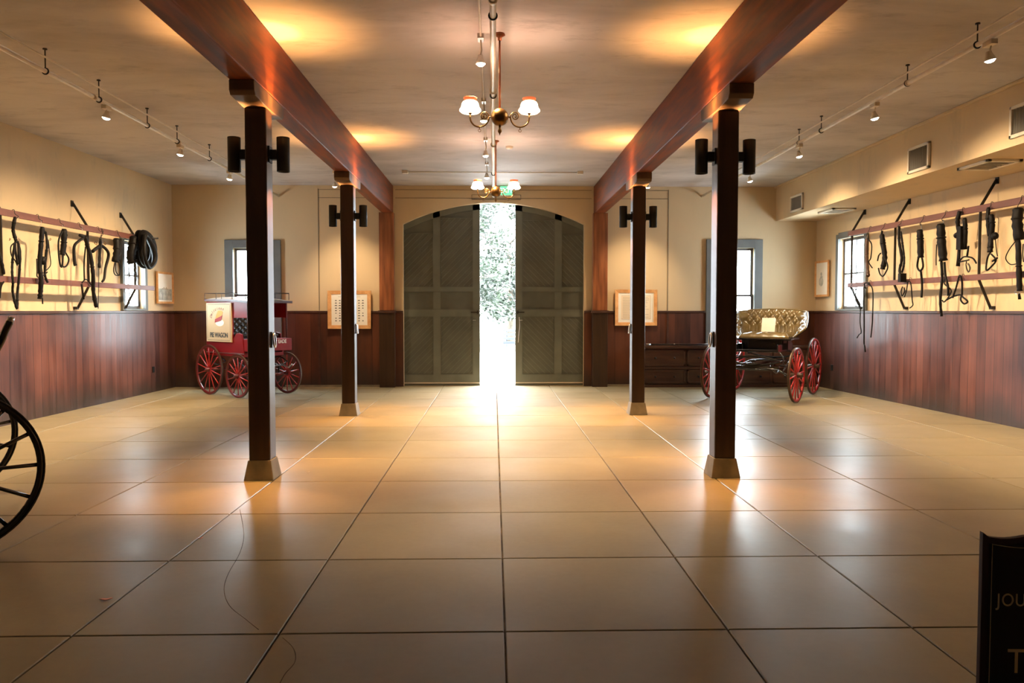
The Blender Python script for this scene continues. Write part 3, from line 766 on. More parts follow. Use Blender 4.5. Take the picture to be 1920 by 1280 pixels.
# hairline cracks in the slabs
mb = MB()
for P in ([(-1.917, 5.746), (-1.685, 5.121), (-1.578, 4.721), (-1.517, 4.335), (-1.453, 4.083), (-1.347, 3.858), (-1.211, 3.686), (-1.108, 3.559)], [(-0.971, 3.468), (-0.893, 3.356), (-0.852, 3.226), (-0.864, 3.12), (-0.864, 3.039)]):
    mb.tube(smooth([(x,y,-.0015) for x,y in P],5),.0028,5)
mb.build('trim_3','grout',kind='structure')
HARNESS = [
 ('far','L',0.3,[('strap',[(5.511,2.232),(5.464,2.094),(5.398,1.955)],0.0182,False),('strap',[(5.438,1.858),(5.476,1.797),(5.491,1.654)],0.0073,False)]),
 ('bridle1','L',0.3,[('hook',[(5.119,2.715),(5.111,2.686),(5.074,2.659),(5.122,2.639),(5.16,2.64)],0.0025,False),('strap',[(5.186,2.689),(5.208,2.595),(5.202,2.511),(5.188,2.391)],0.0174,False),('strap',[(5.189,2.379),(5.266,2.312),(5.279,2.202),(5.227,2.133),(5.154,2.077)],0.0056,False),('strap',[(5.18,2.374),(5.104,2.368),(5.097,2.215),(5.123,1.906),(5.14,1.722),(5.186,1.531),(5.211,1.598),(5.233,1.744),(5.253,1.853),(5.251,1.986),(5.217,2.146),(5.199,2.354)],0.0125,False),('strap',[(5.171,2.356),(5.181,2.258),(5.163,2.088)],0.0112,False),('strap',[(5.124,2.36),(5.144,2.089)],0.015,False),('ring',[(5.275,2.413),(5.297,2.397),(5.276,2.383),(5.253,2.401)],0.0025,True)]),
 ('bridle2','L',0.3,[('hook',[(4.628,2.718),(4.645,2.659),(4.668,2.624)],0.0026,False),('strap',[(4.632,2.621),(4.657,2.375),(4.678,2.117),(4.689,1.937),(4.692,1.757),(4.692,1.655)],0.0249,False),('strap',[(4.685,1.668),(4.647,1.591)],0.0066,False),('strap',[(4.597,2.574),(4.512,2.544),(4.518,2.387),(4.541,2.255),(4.557,1.995),(4.528,1.879)],0.0133,False),('rein',[(4.477,2.469),(4.468,2.313),(4.468,2.143),(4.488,2.076),(4.554,2.047)],0.0047,False),('rein',[(4.747,2.19),(4.78,2.035),(4.767,1.947),(4.642,1.965),(4.556,2.021)],0.0059,False),('ring',[(4.428,2.494),(4.457,2.475),(4.429,2.46),(4.4,2.48)],0.0027,True),('strap',[(4.621,2.224),(4.636,2.12)],0.0329,False)]),
 ('bundle1','L',0.3,[('hook',[(4.141,2.708),(4.153,2.68),(4.143,2.654)],0.0028,False),('strap',[(4.132,2.649),(4.137,2.42),(4.158,2.283)],0.0317,False),('rein',[(4.19,2.616),(4.248,2.477),(4.269,2.275),(4.255,2.129),(4.175,2.141),(4.153,2.418)],0.0089,False),('rein',[(4.071,2.452),(4.075,2.343),(4.023,2.238),(4.06,2.141),(4.135,2.12),(4.173,2.201),(4.144,2.338)],0.0083,False),('rein',[(4.031,2.578),(4.092,2.491)],0.0069,False)]),
 ('hames1','L',0.3,[('hook',[(3.652,2.739),(3.664,2.678),(3.635,2.638)],0.0035,False),('hame',[(3.871,2.149),(3.88,2.202),(3.86,2.422),(3.761,2.519),(3.619,2.58)],0.0173,False),('strap',[(3.618,2.597),(3.525,2.45),(3.468,2.315),(3.432,2.037),(3.395,1.775),(3.339,1.55)],0.024,False),('strap',[(3.572,2.446),(3.597,2.202),(3.639,1.942)],0.0079,False),('strap',[(3.719,2.601),(3.551,2.586)],0.0211,False),('rein',[(3.702,1.888),(3.696,1.665)],0.0113,False),('rein',[(3.686,1.902),(3.632,1.956),(3.53,1.955),(3.429,1.88)],0.0062,False)]),
 ('hames2','L',0.31,[('chain',[(3.138,2.76),(3.12,2.699),(3.15,2.624),(3.187,2.532)],0.0183,False),('hame',[(3.436,2.387),(3.289,2.455),(3.148,2.499),(3.016,2.429),(2.969,2.342),(3.041,2.165),(3.125,1.998),(3.171,1.942)],0.0183,False),('strap',[(3.217,2.6),(3.209,2.405),(3.252,2.153)],0.0182,False),('rein',[(3.235,2.154),(3.261,1.528)],0.0036,False),('ring',[(3.317,2.547),(3.357,2.517),(3.319,2.494),(3.279,2.524)],0.0045,True),('ring',[(3.068,2.569),(3.11,2.538),(3.071,2.515),(3.029,2.546)],0.0046,True)]),
 ('bundle2','L',0.3,[('strap',[(2.68,2.651),(2.699,2.444),(2.724,2.275)],0.0436,False),('strap',[(2.571,2.661),(2.587,2.453),(2.622,2.3)],0.0172,False),('rein',[(2.785,2.271),(2.8,2.141),(2.768,2.068),(2.667,2.073),(2.608,2.189),(2.675,2.334)],0.0057,False),('rein',[(2.577,2.322),(2.546,2.192),(2.631,2.065),(2.719,2.127),(2.696,2.258)],0.0057,False)]),
 ('bundle3','L',0.3,[('strap',[(2.113,2.723),(2.178,2.562),(2.204,2.405),(2.177,2.29)],0.0613,False),('chain',[(2.287,2.264),(2.313,2.09),(2.22,2.017)],0.0088,False),('chain',[(2.131,2.274),(2.067,2.101),(2.103,2.002)],0.009,False),('chain',[(2.32,2.109),(2.078,2.12)],0.0079,False)]),
 ('collar1','L',0.32,[('collar',[(2.012,2.802),(2.101,2.568),(2.05,2.337),(1.85,2.267),(1.688,2.361),(1.648,2.606),(1.809,2.782)],0.0344,True)]),
 ('collar2','L',0.42,[('collar',[(2.099,2.783),(2.171,2.485),(2.05,2.298),(1.808,2.333),(1.681,2.523),(1.675,2.685),(1.873,2.796)],0.0343,True)]),
 ('collar3','L',0.52,[('collar',[(2.189,2.736),(2.262,2.401),(2.087,2.222),(1.874,2.329),(1.854,2.51),(2.005,2.714)],0.026,True)]),
 ('strapsA','R',0.3,[('hook',[(-2.406,2.762),(-2.408,2.701)],0.0049,False),('strap',[(-2.421,2.7),(-2.405,2.384),(-2.427,2.139),(-2.474,2.084)],0.0254,False),('rein',[(-2.453,2.697),(-2.545,2.592),(-2.544,2.375),(-2.502,2.305),(-2.58,2.204)],0.0072,False)]),
 ('bridleA','R',0.3,[('strap',[(-2.839,2.79),(-2.825,2.591),(-2.87,2.493)],0.0117,False),('strap',[(-2.862,2.729),(-2.898,2.538),(-2.926,2.349),(-2.902,2.163)],0.0327,False),('rein',[(-2.796,2.192),(-2.808,2.097),(-2.906,2.052),(-3.009,2.111),(-3.026,2.203),(-2.959,2.346)],0.0082,False),('rein',[(-2.809,2.427),(-2.734,2.397),(-2.737,2.309)],0.0083,False)]),
 ('bridleB','R',0.3,[('strap',[(-3.303,2.81),(-3.331,2.57),(-3.379,2.318),(-3.346,2.139),(-3.389,2.024)],0.0169,False),('strap',[(-3.384,2.722),(-3.43,2.493),(-3.455,2.312),(-3.479,2.177),(-3.417,2.09)],0.0123,False),('blinder',[(-3.427,2.045),(-3.468,1.964)],0.0468,False),('rein',[(-3.433,1.865),(-3.378,1.798),(-3.438,1.725),(-3.492,1.796),(-3.452,1.853)],0.0067,False),('rein',[(-3.562,1.95),(-3.548,1.816),(-3.515,1.706)],0.0066,False)]),
 ('strapsB','R',0.3,[('hook',[(-3.861,2.781),(-3.898,2.734),(-3.864,2.699)],0.0043,False),('strap',[(-3.864,2.699),(-3.87,2.521),(-3.868,2.284)],0.0376,False),('rein',[(-3.861,2.285),(-3.805,2.158),(-3.886,2.089),(-3.978,2.148),(-3.914,2.281)],0.0107,False),('strap',[(-3.886,2.089),(-3.904,1.872),(-3.928,1.694)],0.0118,False)]),
 ('strapsC','R',0.3,[('hook',[(-4.368,2.786),(-4.401,2.751),(-4.354,2.726)],0.0041,False),('strap',[(-4.347,2.731),(-4.363,2.477),(-4.395,2.207)],0.0472,False),('rein',[(-4.283,2.443),(-4.246,2.258),(-4.264,2.148)],0.0052,False),('strap',[(-4.356,2.209),(-4.365,1.96),(-4.366,1.649),(-4.391,1.417)],0.0154,False),('rein',[(-4.422,2.184),(-4.46,1.997),(-4.545,1.83),(-4.525,1.708)],0.0122,False)]),
 ('loops','R',0.31,[('strap',[(-4.455,1.946),(-4.47,1.874),(-4.578,1.789),(-4.565,1.708),(-4.473,1.623),(-4.392,1.645)],0.0071,False),('strap',[(-4.659,1.675),(-4.71,1.805),(-4.756,1.964),(-4.816,1.961),(-4.834,1.881),(-4.825,1.703)],0.0089,False),('strap',[(-4.536,1.647),(-4.659,1.696),(-4.81,1.713),(-4.886,1.682),(-4.953,1.622),(-4.898,1.591),(-4.842,1.643),(-4.825,1.703)],0.0089,False)]),
 ('bridleC','R',0.3,[('strap',[(-4.731,2.862),(-4.704,2.743),(-4.695,2.607)],0.0232,False),('strap',[(-4.854,2.749),(-4.865,2.562),(-4.838,2.348)],0.0242,False),('blinder',[(-4.797,2.623),(-4.815,2.35)],0.0567,False),('strap',[(-4.697,2.552),(-4.645,2.532)],0.0301,False),('strap',[(-4.735,2.357),(-4.723,2.108)],0.0204,False),('strap',[(-4.929,2.368),(-4.933,2.233)],0.0133,False),('rein',[(-4.741,2.178),(-4.852,2.228),(-4.994,2.202),(-5.079,2.127)],0.008,False),('rein',[(-4.752,2.161),(-4.955,2.18)],0.0067,False),('chain',[(-4.926,2.166),(-4.899,2.087),(-4.951,2.017),(-5.003,2.068),(-4.937,2.132)],0.0047,False)]),
 ('bridleD','R',0.3,[('strap',[(-5.287,2.836),(-5.297,2.647),(-5.309,2.465)],0.0206,False),('strap',[(-5.364,2.736),(-5.378,2.599),(-5.347,2.436),(-5.363,2.254)],0.0268,False),('blinder',[(-5.437,2.472),(-5.453,2.432)],0.0507,False),('strap',[(-5.354,2.255),(-5.279,2.183),(-5.288,2.026),(-5.379,2.073),(-5.434,2.146),(-5.373,2.228)],0.0083,False),('rein',[(-5.43,2.402),(-5.463,2.259),(-5.501,2.193)],0.0044,False),('rein',[(-5.395,2.134),(-5.502,2.167)],0.0095,False)]),
 ('strapsD','R',0.3,[('strap',[(-5.817,2.759),(-5.815,2.588),(-5.834,2.365)],0.0499,False),('strap',[(-5.848,2.364),(-5.865,1.971),(-5.87,1.738)],0.0267,False),('buckle',[(-5.837,1.739),(-5.879,1.738),(-5.88,1.707),(-5.838,1.708)],0.0036,True),('strap',[(-5.863,1.714),(-5.862,1.638)],0.0145,False),('rein',[(-5.798,2.369),(-5.691,2.266),(-5.647,2.157),(-5.698,2.077),(-5.82,2.074)],0.0049,False),('rein',[(-5.916,2.309),(-5.936,2.186),(-5.948,2.088)],0.0048,False)]),
 ('reinsA','R',0.3,[('rein',[(-2.382,1.867),(-2.352,1.952),(-2.433,1.961),(-2.501,1.93)],0.0085,False),('rein',[(-2.354,1.898),(-2.365,1.308),(-2.354,0.962),(-2.416,0.903),(-2.419,0.805)],0.0085,False),('rein',[(-2.488,1.942),(-2.602,1.842),(-2.633,1.432),(-2.637,1.215),(-2.576,1.056)],0.0072,False)]),
 ('reinsB','R',0.29,[('rein',[(-1.877,1.9),(-1.999,1.858),(-2.047,1.869)],0.0075,False),('rein',[(-1.902,1.886),(-2.172,1.654),(-2.199,1.554),(-2.236,1.306),(-2.26,1.132),(-2.178,1.092),(-2.147,1.029)],0.0062,False)]),
 ('reinsC','R',0.3,[('rein',[(-3.555,1.945),(-3.657,1.913),(-3.67,1.659),(-3.706,1.581),(-3.641,1.537)],0.0066,False)]),
]
# ------------------------------------------------------------------ pictures
def framed(name, lab, loc, rot, w, h, fw, depth, style):
    """local x across, y out of the wall (toward -y for the back wall when rot=0)"""
    t = thing(name, lab, 'picture', loc, rot)
    mb = MB(); fwd = -depth
    W, H = w/2, h/2
    # mitred frame
    o = [(-W,-H),(W,-H),(W,H),(-W,H)]; i_ = [(-W+fw,-H+fw),(W-fw,-H+fw),(W-fw,H-fw),(-W+fw,H-fw)]
    for k in range(4):
        a,b,c,d = o[k],o[(k+1)%4],i_[(k+1)%4],i_[k]
        mb.hexa([(a[0],0,a[1]),(b[0],0,b[1]),(c[0],0,c[1]),(d[0],0,d[1])],
                [(a[0],fwd,a[1]),(b[0],fwd,b[1]),(c[0],fwd*.7,c[1]),(d[0],fwd*.7,d[1])])
    mb.build('frame','oak',t)
    y = fwd*.45
    MB().box(-W+fw,W-fw,y,y+.004,-H+fw,H-fw).build('mount','paper' if style!='notice' else 'paper',t)
    if style == 'chart':
        mb = MB(); rnd = random.Random(3)
        for r in range(9):
            for c in range(8):
                x = -W+fw+.05+(w-2*fw-.1)*(c+.5)/8; z = H-fw-.10-(h-2*fw-.16)*(r+.5)/9
                if rnd.random() < .12: continue
                a = rnd.uniform(.010,.024)
                mb.box(x-a,x+a,y-.002,y,z-.006,z+.006); mb.box(x-a*.4,x+a*.5,y-.002,y,z,z+.013)
        mb.build('small_pictures','ink',t)
        mb = MB(); mb.box(-.22,.22,y-.002,y,H-fw-.052,H-fw-.046); mb.box(-.15,.15,y-.002,y,H-fw-.07,H-fw-.066); mb.build('heading','ink_soft',t)
    elif style == 'notice':
        MB().box(-W+fw+.06,W-fw-.06,y-.003,y,-H+fw+.06,H-fw-.05).build('sheet','paper_old',t)
        mb = MB(); rnd = random.Random(5)
        for r in range(16):
            z = H-fw-.09-r*.026
            for x0,x1 in ((-W+fw+.09,-.02),(.04,W-fw-.09)):
                e = x0+(x1-x0)*rnd.uniform(.55,1); mb.box(x0,e,y-.005,y-.003,z,z+.006)
        mb.build('printed_lines','ink_soft',t)
        mb = MB(); b = (-W+fw+.065, W-fw-.065, -H+fw+.065, H-fw-.055)
        for q in ((b[0],b[1],b[2],b[2]+.005),(b[0],b[1],b[3],b[3]+.005),(b[1],b[1]+.004,b[2],b[3])): mb.box(q[0],q[1],y-.005,y-.003,q[2],q[3])
        mb.build('border_line','ink_soft',t)
    elif style == 'drawing':
        mb = MB(); mb.lathe([(0,0),(.09,0)],o=(-.02,y-.004,-.06),n=14,axis='Y'); mb.box(-.05,.03,y-.006,y-.002,-.03,.05); mb.lathe([(0,0),(.035,0)],o=(-.02,y-.004,.09),n=12,axis='Y')
        mb.build('drawing','pencil',t)
    elif style == 'drawing2':
        mb = MB(); mb.box(-W+fw+.02,W-fw-.02,y-.003,y,-H+fw+.03,-.02); mb.build('drawing_ground','pencil',t)
        mb = MB()
        for k in range(5): mb.box(-.12+k*.05,-.10+k*.05,y-.006,y-.003,-.03,-.01+.02*(k%2))
        mb.build('drawing','ink_soft',t)
    return t
framed('framed_chart','wide oak-framed chart of small dark pictures behind the far left post',(-2.828,BY-.06,1.516),0,.84,.745,.07,.045,'chart')
framed('framed_notice','wide oak-framed printed notice behind the far right post',(2.807,BY-.06,1.557),0,.834,.71,.065,.045,'notice')
# the two on the side walls: rotate so local -y points into the room
def side_pic(name, lab, side, u, z, w, h, st):
    if side == 'L': R = LROT+pi; base = Vector((LX,BY,0)); d = Vector((cos(LROT),sin(LROT),0)); n = Vector((-sin(LROT),cos(LROT),0))
    else: R = RROT+pi; base = Vector((RX,BY,0)); d = Vector((cos(RROT),sin(RROT),0)); n = Vector((-sin(RROT),cos(RROT),0))
    p = base+d*u+n*.028
    return framed(name, lab, (p.x,p.y,z), R, w, h, .04, .035, st)
side_pic('framed_picture','narrow oak-framed picture on the left wall near the corner','L',.44,1.93,.66,.60,'drawing2')
side_pic('framed_picture','narrow oak-framed sketch on the right wall near the corner','R',-.335,2.12,.53,.70,'drawing')

# ------------------------------------------------------------------ harness racks
def rack(lab, loc, rot, top, low, ends_top, ends_low, br, off=.25):
    t = thing('harness_rack', lab, 'rack', loc, rot)
    MB().box(ends_top[0],ends_top[1],off-.014,off+.014,top-.043,top+.043).build('upper_rail','rackwood',t,bevel=.004)
    MB().box(ends_low[0],ends_low[1],off-.014,off+.014,low-.040,low+.040).build('lower_rail','rackwood',t,bevel=.004)
    for u in br:
        mb = MB(); y = off-.022
        mb.bar((u,.012,top+.39),(u,y,top+.03),.035,.012,up=(1,0,0))
        mb.bar((u,y,top+.04),(u,y,low-.04),.035,.012,up=(1,0,0))
        mb.bar((u,y,low-.03),(u,.056,1.54),.035,.012,up=(1,0,0))
        mb.box(u-.03,u+.03,0,.012,top+.33,top+.42); mb.box(u-.025,u+.025,.0,.058,1.515,1.56)
        mb.build('bracket','iron',t)
    if loc[0] < 0: MB().tube([(1.78,.02,top+.005),(1.78,.55,top+.005)],.016,10).build('collar_peg','iron',t)
    return t
rack('long two-rail harness rack on iron brackets along the left wall',(LX,BY,0),LROT,2.735,1.895,(1.60,9.2),(1.33,9.2),(1.96,3.38,5.34,7.3))
rack('long two-rail harness rack on iron brackets along the right wall',(RX,BY,0),RROT,2.852,1.943,(-9.3,-1.70),(-9.3,-1.72),(-1.78,-3.09,-5.04,-7.1))
NAMES = {
 'far':('harness_strap','harness strap',"black strap cut off by the left edge, hanging by the left rack's near bracket"),
 'bridle1':('leather_bridle','bridle','long black bridle with a big hanging loop, nearest whole one on the left rack'),
 'bridle2':('leather_bridle','bridle','thick black bridle with rings and side rein, beside the long-looped bridle'),
 'bundle1':('coiled_reins','reins','short tied bundle of coiled black reins on the left rack'),
 'hames1':('horse_hames','hames','arched black hames with a long strap hanging below the lower left rail'),
 'hames2':('horse_hames','hames','arched black hames with two small rings, touching the long-strap pair'),
 'bundle2':('harness_strap','harness strap','flat bundle of black straps with thin loops, just before the left window'),
 'bundle3':('harness_strap','harness strap','wide black strap bundle ending in chain links, in front of the left window'),
 'collar1':('horse_collar','horse collar','padded black horse collar closest to the camera at the rack end by the left window'),
 'collar2':('horse_collar','horse collar','padded black horse collar in the middle of the three on the left rack end'),
 'collar3':('horse_collar','horse collar','padded black horse collar hanging outermost toward the room on the left rack'),
 'strapsA':('harness_strap','harness strap','brown-black strap with thin curled rein beside the right wall window'),
 'bridleA':('leather_bridle','bridle','small black bridle, first one past the window on the right rack'),
 'bridleB':('leather_bridle','bridle','thin tangled bridle with a square blinker at the lower right rail'),
 'strapsB':('harness_strap','harness strap','folded black strap with an oval loop, in the middle of the right rack'),
 'strapsC':('harness_strap','harness strap','long black strap with tail reaching below the chair rail on the right rack'),
 'loops':('stirrup_strap','strap','looped straps draped over the lower right rail'),
 'bridleC':('leather_bridle','bridle','heavy black bridle with a chain bit, left of the right rack post'),
 'bridleD':('leather_bridle','bridle','black bridle with a round blinker, between the right rack post and the frame edge'),
 'strapsD':('harness_strap','harness strap','broad black belt with a pale buckle and side loop at the right edge'),
 'reinsA':('long_reins','reins','long thin rein pair hanging far down over the right wainscot'),
 'reinsB':('long_reins','reins','thin knotted cord hanging from the end bracket of the right rack'),
 'reinsC':('long_reins','reins','short thin cord loop by the second right bracket'),
}
for key, side, w, parts in HARNESS:
    nm, cat, lab = NAMES[key]
    us = [p[0] for q in parts for p in q[1]]; zs = [p[1] for q in parts for p in q[1]]
    uc = sum(us)/len(us); zt = max(zs)
    L_ = side == 'L'
    base = Vector((LX,BY,0)) if L_ else Vector((RX,BY,0)); rot = LROT if L_ else RROT
    p0 = base + Vector((cos(rot),sin(rot),0))*uc + Vector((-sin(rot),cos(rot),0))*w
    t = thing(nm, lab, cat, (p0.x,p0.y,zt), rot, group='harness on the '+('left' if L_ else 'right')+' rack')
    up = zt > 2.3
    zr = ((2.735 if L_ else 2.852) if up else (1.895 if L_ else 1.943)); ut = [p for q in parts for p in q[1] if p[1] == zt][0][0]-uc
    if not key.startswith('collar'):
        hz = zr-zt
        MB().tube(smooth([(ut,.232-w,hz+.01),(ut,.236-w,hz+.048),(ut,.262-w,hz+.052),(ut,.272-w,hz+.0),(ut,.015,min(hz-.03,.01)),(ut,.0,-.02)]),.004,6).build('hanging_hook','iron',t)
    for k,(pn,pts,r,cl) in enumerate(parts):
        P = [(u-uc, (k%3)*.008 + (.012*math.sin(i*2.1+k)), z-zt) for i,(u,z) in enumerate(pts)]
        P = smooth(P, 5, cl)
        mb = MB()
        if pn == 'collar':
            P = [p + Vector((0,.02*math.sin(i/len(P)*2*pi),0)) for i,p in enumerate(P)]
            mb.tube(P,[r*1.45*(1+.25*math.cos(i/len(P)*2*pi+2)) for i in range(len(P))],12,closed=True)
        elif pn in ('hook',): mb.tube(P,r*1.2,6)
        elif pn == 'ring': mb.tube(P,r*1.2,6,closed=True)
        elif pn == 'buckle': mb.tube(P,r*1.3,6,closed=True)
        elif pn == 'chain':
            for i in range(0,len(P)-1,2):
                a, b = P[i], P[min(i+2,len(P)-1)]; c = (a+b)/2; L0 = max((b-a).length*.62,.012); d = (b-a).normalized()
                s_ = Vector((0,1,0)) if (i//2)%2 else d.cross(Vector((0,1,0)))
                mb.tube([c+d*L0*cos(2*pi*j/10)+s_*max(r*.7,.008)*sin(2*pi*j/10) for j in range(10)],.0045,5,closed=True)
        elif pn == 'blinder':
            a, b = P[0], P[-1]; c = (a+b)/2; hh = (b-a).length/2+.02
            if key == 'bridleD': mb.lathe([(0,-.03),(r*.7,-.025),(r,0),(r*.7,.03),(0,.04)],o=c,n=18,axis='Y')
            else:
                mb.hexa([(c.x-r,c.y-.04,c.z-hh),(c.x+r,c.y-.04,c.z-hh),(c.x+r*.8,c.y+.05,c.z-hh),(c.x-r*.8,c.y+.05,c.z-hh)],
                        [(c.x-r*.9,c.y-.04,c.z+hh),(c.x+r*.9,c.y-.04,c.z+hh),(c.x+r*.7,c.y+.05,c.z+hh),(c.x-r*.7,c.y+.05,c.z+hh)])
        elif pn in ('strap',) and r > .012:
            n = len(P); taper = [r*(.85+.3*abs(math.sin(i*1.3+k))) if i else r*.8 for i in range(n)]
            mb.tube(P,[q*1.25 for q in taper],10,flat=.85,fdir=(0,1,0))
            # stitched second ply and keepers
            for i in range(4,n-2,9):
                d = (P[i+1]-P[i]).normalized()
                mb.tube([P[i]-d*.008,P[i]+d*.008],r*1.5,10,flat=.88,fdir=(0,1,0))
        elif pn == 'hame': mb.tube(P,[r*1.3*(1.1-.4*i/len(P)) for i in range(len(P))],10)
        else: mb.tube(P,r*1.35,7)
        m = {'hook':'steel','ring':'brass','chain':'iron','buckle':'steel'}.get(pn,'leather')
        if key == 'strapsA' and k == 1: m = 'leather_br'
        mb.build(pn,m,t)

# ------------------------------------------------------------------ wheels
def wheel(parent, name, loc, R, nsp, felloe, tire, spoke, hubm, rz=0, tilt=0, fw=.032, hub_l=.15, sp_r=.011, phase=0):
    """a spoked wheel in the local x,z plane; axle along y"""
    mb = MB(); tt = .010; fd = .036
    mb.lathe([(R-tt,-fw/2),(R-tt,fw/2),(R-tt-fd,fw/2*.8),(R-tt-fd,-fw/2*.8),(R-tt,-fw/2)],n=64,axis='Y')
    w = mb.build(name, felloe, parent); w.location = loc; w.rotation_euler = (tilt,0,rz)
    MB().lathe([(R,-fw/2*1.05),(R,fw/2*1.05),(R-tt,fw/2*1.05),(R-tt,-fw/2*1.05),(R,-fw/2*1.05)],n=64,axis='Y').build('tire',tire,w)
    hr = .042 if R < .6 else .05; h = hub_l/2
    MB().lathe([(0,-h-.015),(.018,-h-.012),(.022,-h),(hr*.7,-h+.004),(hr*.78,-h*.55),(hr,-h*.3),(hr,h*.3),(hr*.8,h*.6),(hr*.7,h),(0,h)],n=20,axis='Y').build('hub',hubm,w)
    first = None
    for k in range(nsp):
        if first is None:
            first = MB().tube([(hr*.8,0,0),(hr*.8+.05,0,0),((R-tt-fd)*.55,0,0),(R-tt-fd+.004,0,0)],[sp_r*1.25,sp_r*1.2,sp_r*.85,sp_r*.95],8).build('spoke',spoke,w)
            s = first
        else:
            s = first.copy(); COL.objects.link(s); s.parent = w
        s.rotation_euler = (0,2*pi*(k+phase)/nsp,0)
    return w

# ------------------------------------------------------------------ pie wagon
def pie_wagon():
    t = thing('pie_wagon','small red horse-drawn pie wagon with cream side sign, behind the near left post','wagon',(-4.451,13.795,0),radians(-40.2))
    for x,y,R,rz in ((-.465,-.45,.445,0),(-.465,.53,.445,0),(.465,-.45,.375,0),(.465,.53,.375,.12)):
        wheel(t,'wheel',(x,y,R),R,14,'wheel_dark','tire','wheel_red','wheel_dark',rz,0,.028,.13,.010,phase=.5)
    for x,z in ((-.465,.445),(.465,.375)):
        MB().tube([(x,-.45,z),(x,-.2,z-.0),(x,.28,z),(x,.53,z)],.018,8).build('axle','wheel_dark',t)
        for y in (-.28,.36):
            mb = MB()
            for s in (-1,1):
                mb.tube([(x-.26+.52*i/12,y,.60+s*.075*sin(pi*i/12)) for i in range(13)],.012,8,flat=.6)
            mb.tube([(x,y,z),(x,y,.54)],.014,8); mb.build('leaf_spring','black',t)
    MB().tube([(-.46,.04,.47),(.46,.04,.47)],.02,8).build('reach','wheel_dark',t)
    # lower body
    mb = MB(); y0, y1 = -.35, .44
    mb.box(-.72,.50,y0,y1,.70,.76)
    prof = [(-.72,.76),(.50,.76),(.44,1.09),(.33,1.11),(.26,1.10),(.12,.97),(-.70,.97)]
    for y in (y0, y1-.025): mb.prism(prof, y, y+.025)
    mb.box(-.72,-.695,y0,y1,.76,.99)
    mb.build('body','red',t,bevel=.004)
    MB().box(-.72,.50,y0-.006,y0,.745,.757).build('pinstripe','steel',t)
    # upper cabinet with valance
    mb = MB()
    mb.box(-.70,.15,y0+.002,y0+.022,.97,1.66); mb.box(-.70,.15,y1-.022,y1,.97,1.66); mb.box(-.70,-.68,y0,y1,.99,1.66)
    mb.box(.15,.62,y0+.002,y0+.02,1.375,1.66); mb.box(.15,.62,y1-.02,y1,1.375,1.66)
    mb.build('cabinet','red',t)
    for y in (y0+.01,y1-.01): MB().tube([(.61,y,.76),(.61,y,1.66)],.012,8).build('roof_post','wagon_edge',t)
    # seat
    MB().box(-.02,.40,y0+.03,y1-.03,.76,1.03).build('seat_box','wagon_edge',t)
    mb = MB(); nx, nz = 26, 18; vs = []
    for j in range(nz+1):
        for i in range(nx+1):
            y = y0+.04+(y1-y0-.08)*i/nx; z = 1.03+.34*j/nz
            d = .022*abs(sin(pi*(i/nx*6+(j/nz*3)))*sin(pi*(i/nx*6-(j/nz*3))))
            vs.append((.06+d,y,z))
    fs = [(j*(nx+1)+i,j*(nx+1)+i+1,(j+1)*(nx+1)+i+1,(j+1)*(nx+1)+i) for j in range(nz) for i in range(nx)]
    mb.add(vs,fs,0,True); mb.box(.0,.058,y0+.03,y1-.03,1.03,1.39); mb.build('backrest','seat_black',t)
    MB().box(.02,.42,y0+.03,y1-.03,1.03,1.09).build('seat_cushion','seat_black',t,bevel=.02)
    # arched roof
    mb = MB(); n = 10; A = []
    for i in range(n+1):
        y = -.385+.875*i/n; A.append((y, 1.70+.05*sin(pi*i/n)))
    for (xa,za),(xb,zb) in (((-.69,0),(.1,.0)),((.1,0),(.70,-.04))):
        for i in range(n):
            (ya,ha),(yb,hb) = A[i],A[i+1]
            mb.hexa([(xa,ya,ha+za-.018),(xb,ya,ha+zb-.018),(xb,yb,hb+zb-.018),(xa,yb,hb+za-.018)],
                    [(xa,ya,ha+za),(xb,ya,ha+zb),(xb,yb,hb+zb),(xa,yb,hb+za)])
    mb.build('roof','roofc',t)
    mb = MB()
    for y in (-.39,.492): mb.bar((-.69,y,1.685),(.1,y,1.685),.012,.035); mb.bar((.1,y,1.685),(.70,y,1.645),.012,.035)
    for x,z in ((-.695,1.69),(.705,1.65)): mb.bar((x,-.39,z),(x,.49,z),.012,.04)
    mb.build('roof_edge','wagon_edge',t)
    mb = MB()
    for y in (-.38,.48):
        mb.tube([(-.70,y,1.81),(.62,y,1.80)],.005,6)
        for x in (-.70,-.32,-.14,.2,.62): mb.tube([(x,y,1.69),(x,y,1.81)],.005,6)
    for x in (-.70,.62): mb.tube([(x,-.38,1.81),(x,.48,1.81)],.005,6)
    mb.build('roof_rail','iron',t)
    # front box with the name
    MB().box(.50,.70,y0+.0,.475,.795,1.01).build('front_board','red',t,bevel=.006)
    text_obj('lettering','EADE',.088,(.704,.275,.955),(0,1,0),(0,0,1),'gold',t,extrude=.002,offset=.003,sx=.80)
    text_obj('lettering_initial','M',.14,(.704,.112,.935),(0,1,0),(0,0,1),'gold',t,extrude=.002,shear=.3,offset=.001,sx=.75)
    mb = MB()
    for y in (-.2,.32): mb.tube(smooth([(.60,y,.55),(.80,y,.50),(.86,y,.53),(.92,y,.56)]),.013,8)
    mb.tube([(.62,-.2,.53),(.62,.32,.53)],.014,8); mb.build('shaft_stub','steel',t)
    MB().tube(smooth([(.50,.05,.80),(.66,.05,.74),(.72,.05,.70)]),.012,8).build('step','iron',t)
    # the sign on the side
    s = MB().box(-.66,.155,y0-.03,y0-.005,.945,1.635).build('side_sign','cream',t,bevel=.003)
    y = y0-.031
    mb = MB()
    for a,b,c,d in ((-.63,.125,1.605,1.611),(-.63,.125,.972,.978),(-.63,-.622,.99,1.595),(.118,.125,.99,1.595)): mb.box(a,b,y,y+.002,c,d)
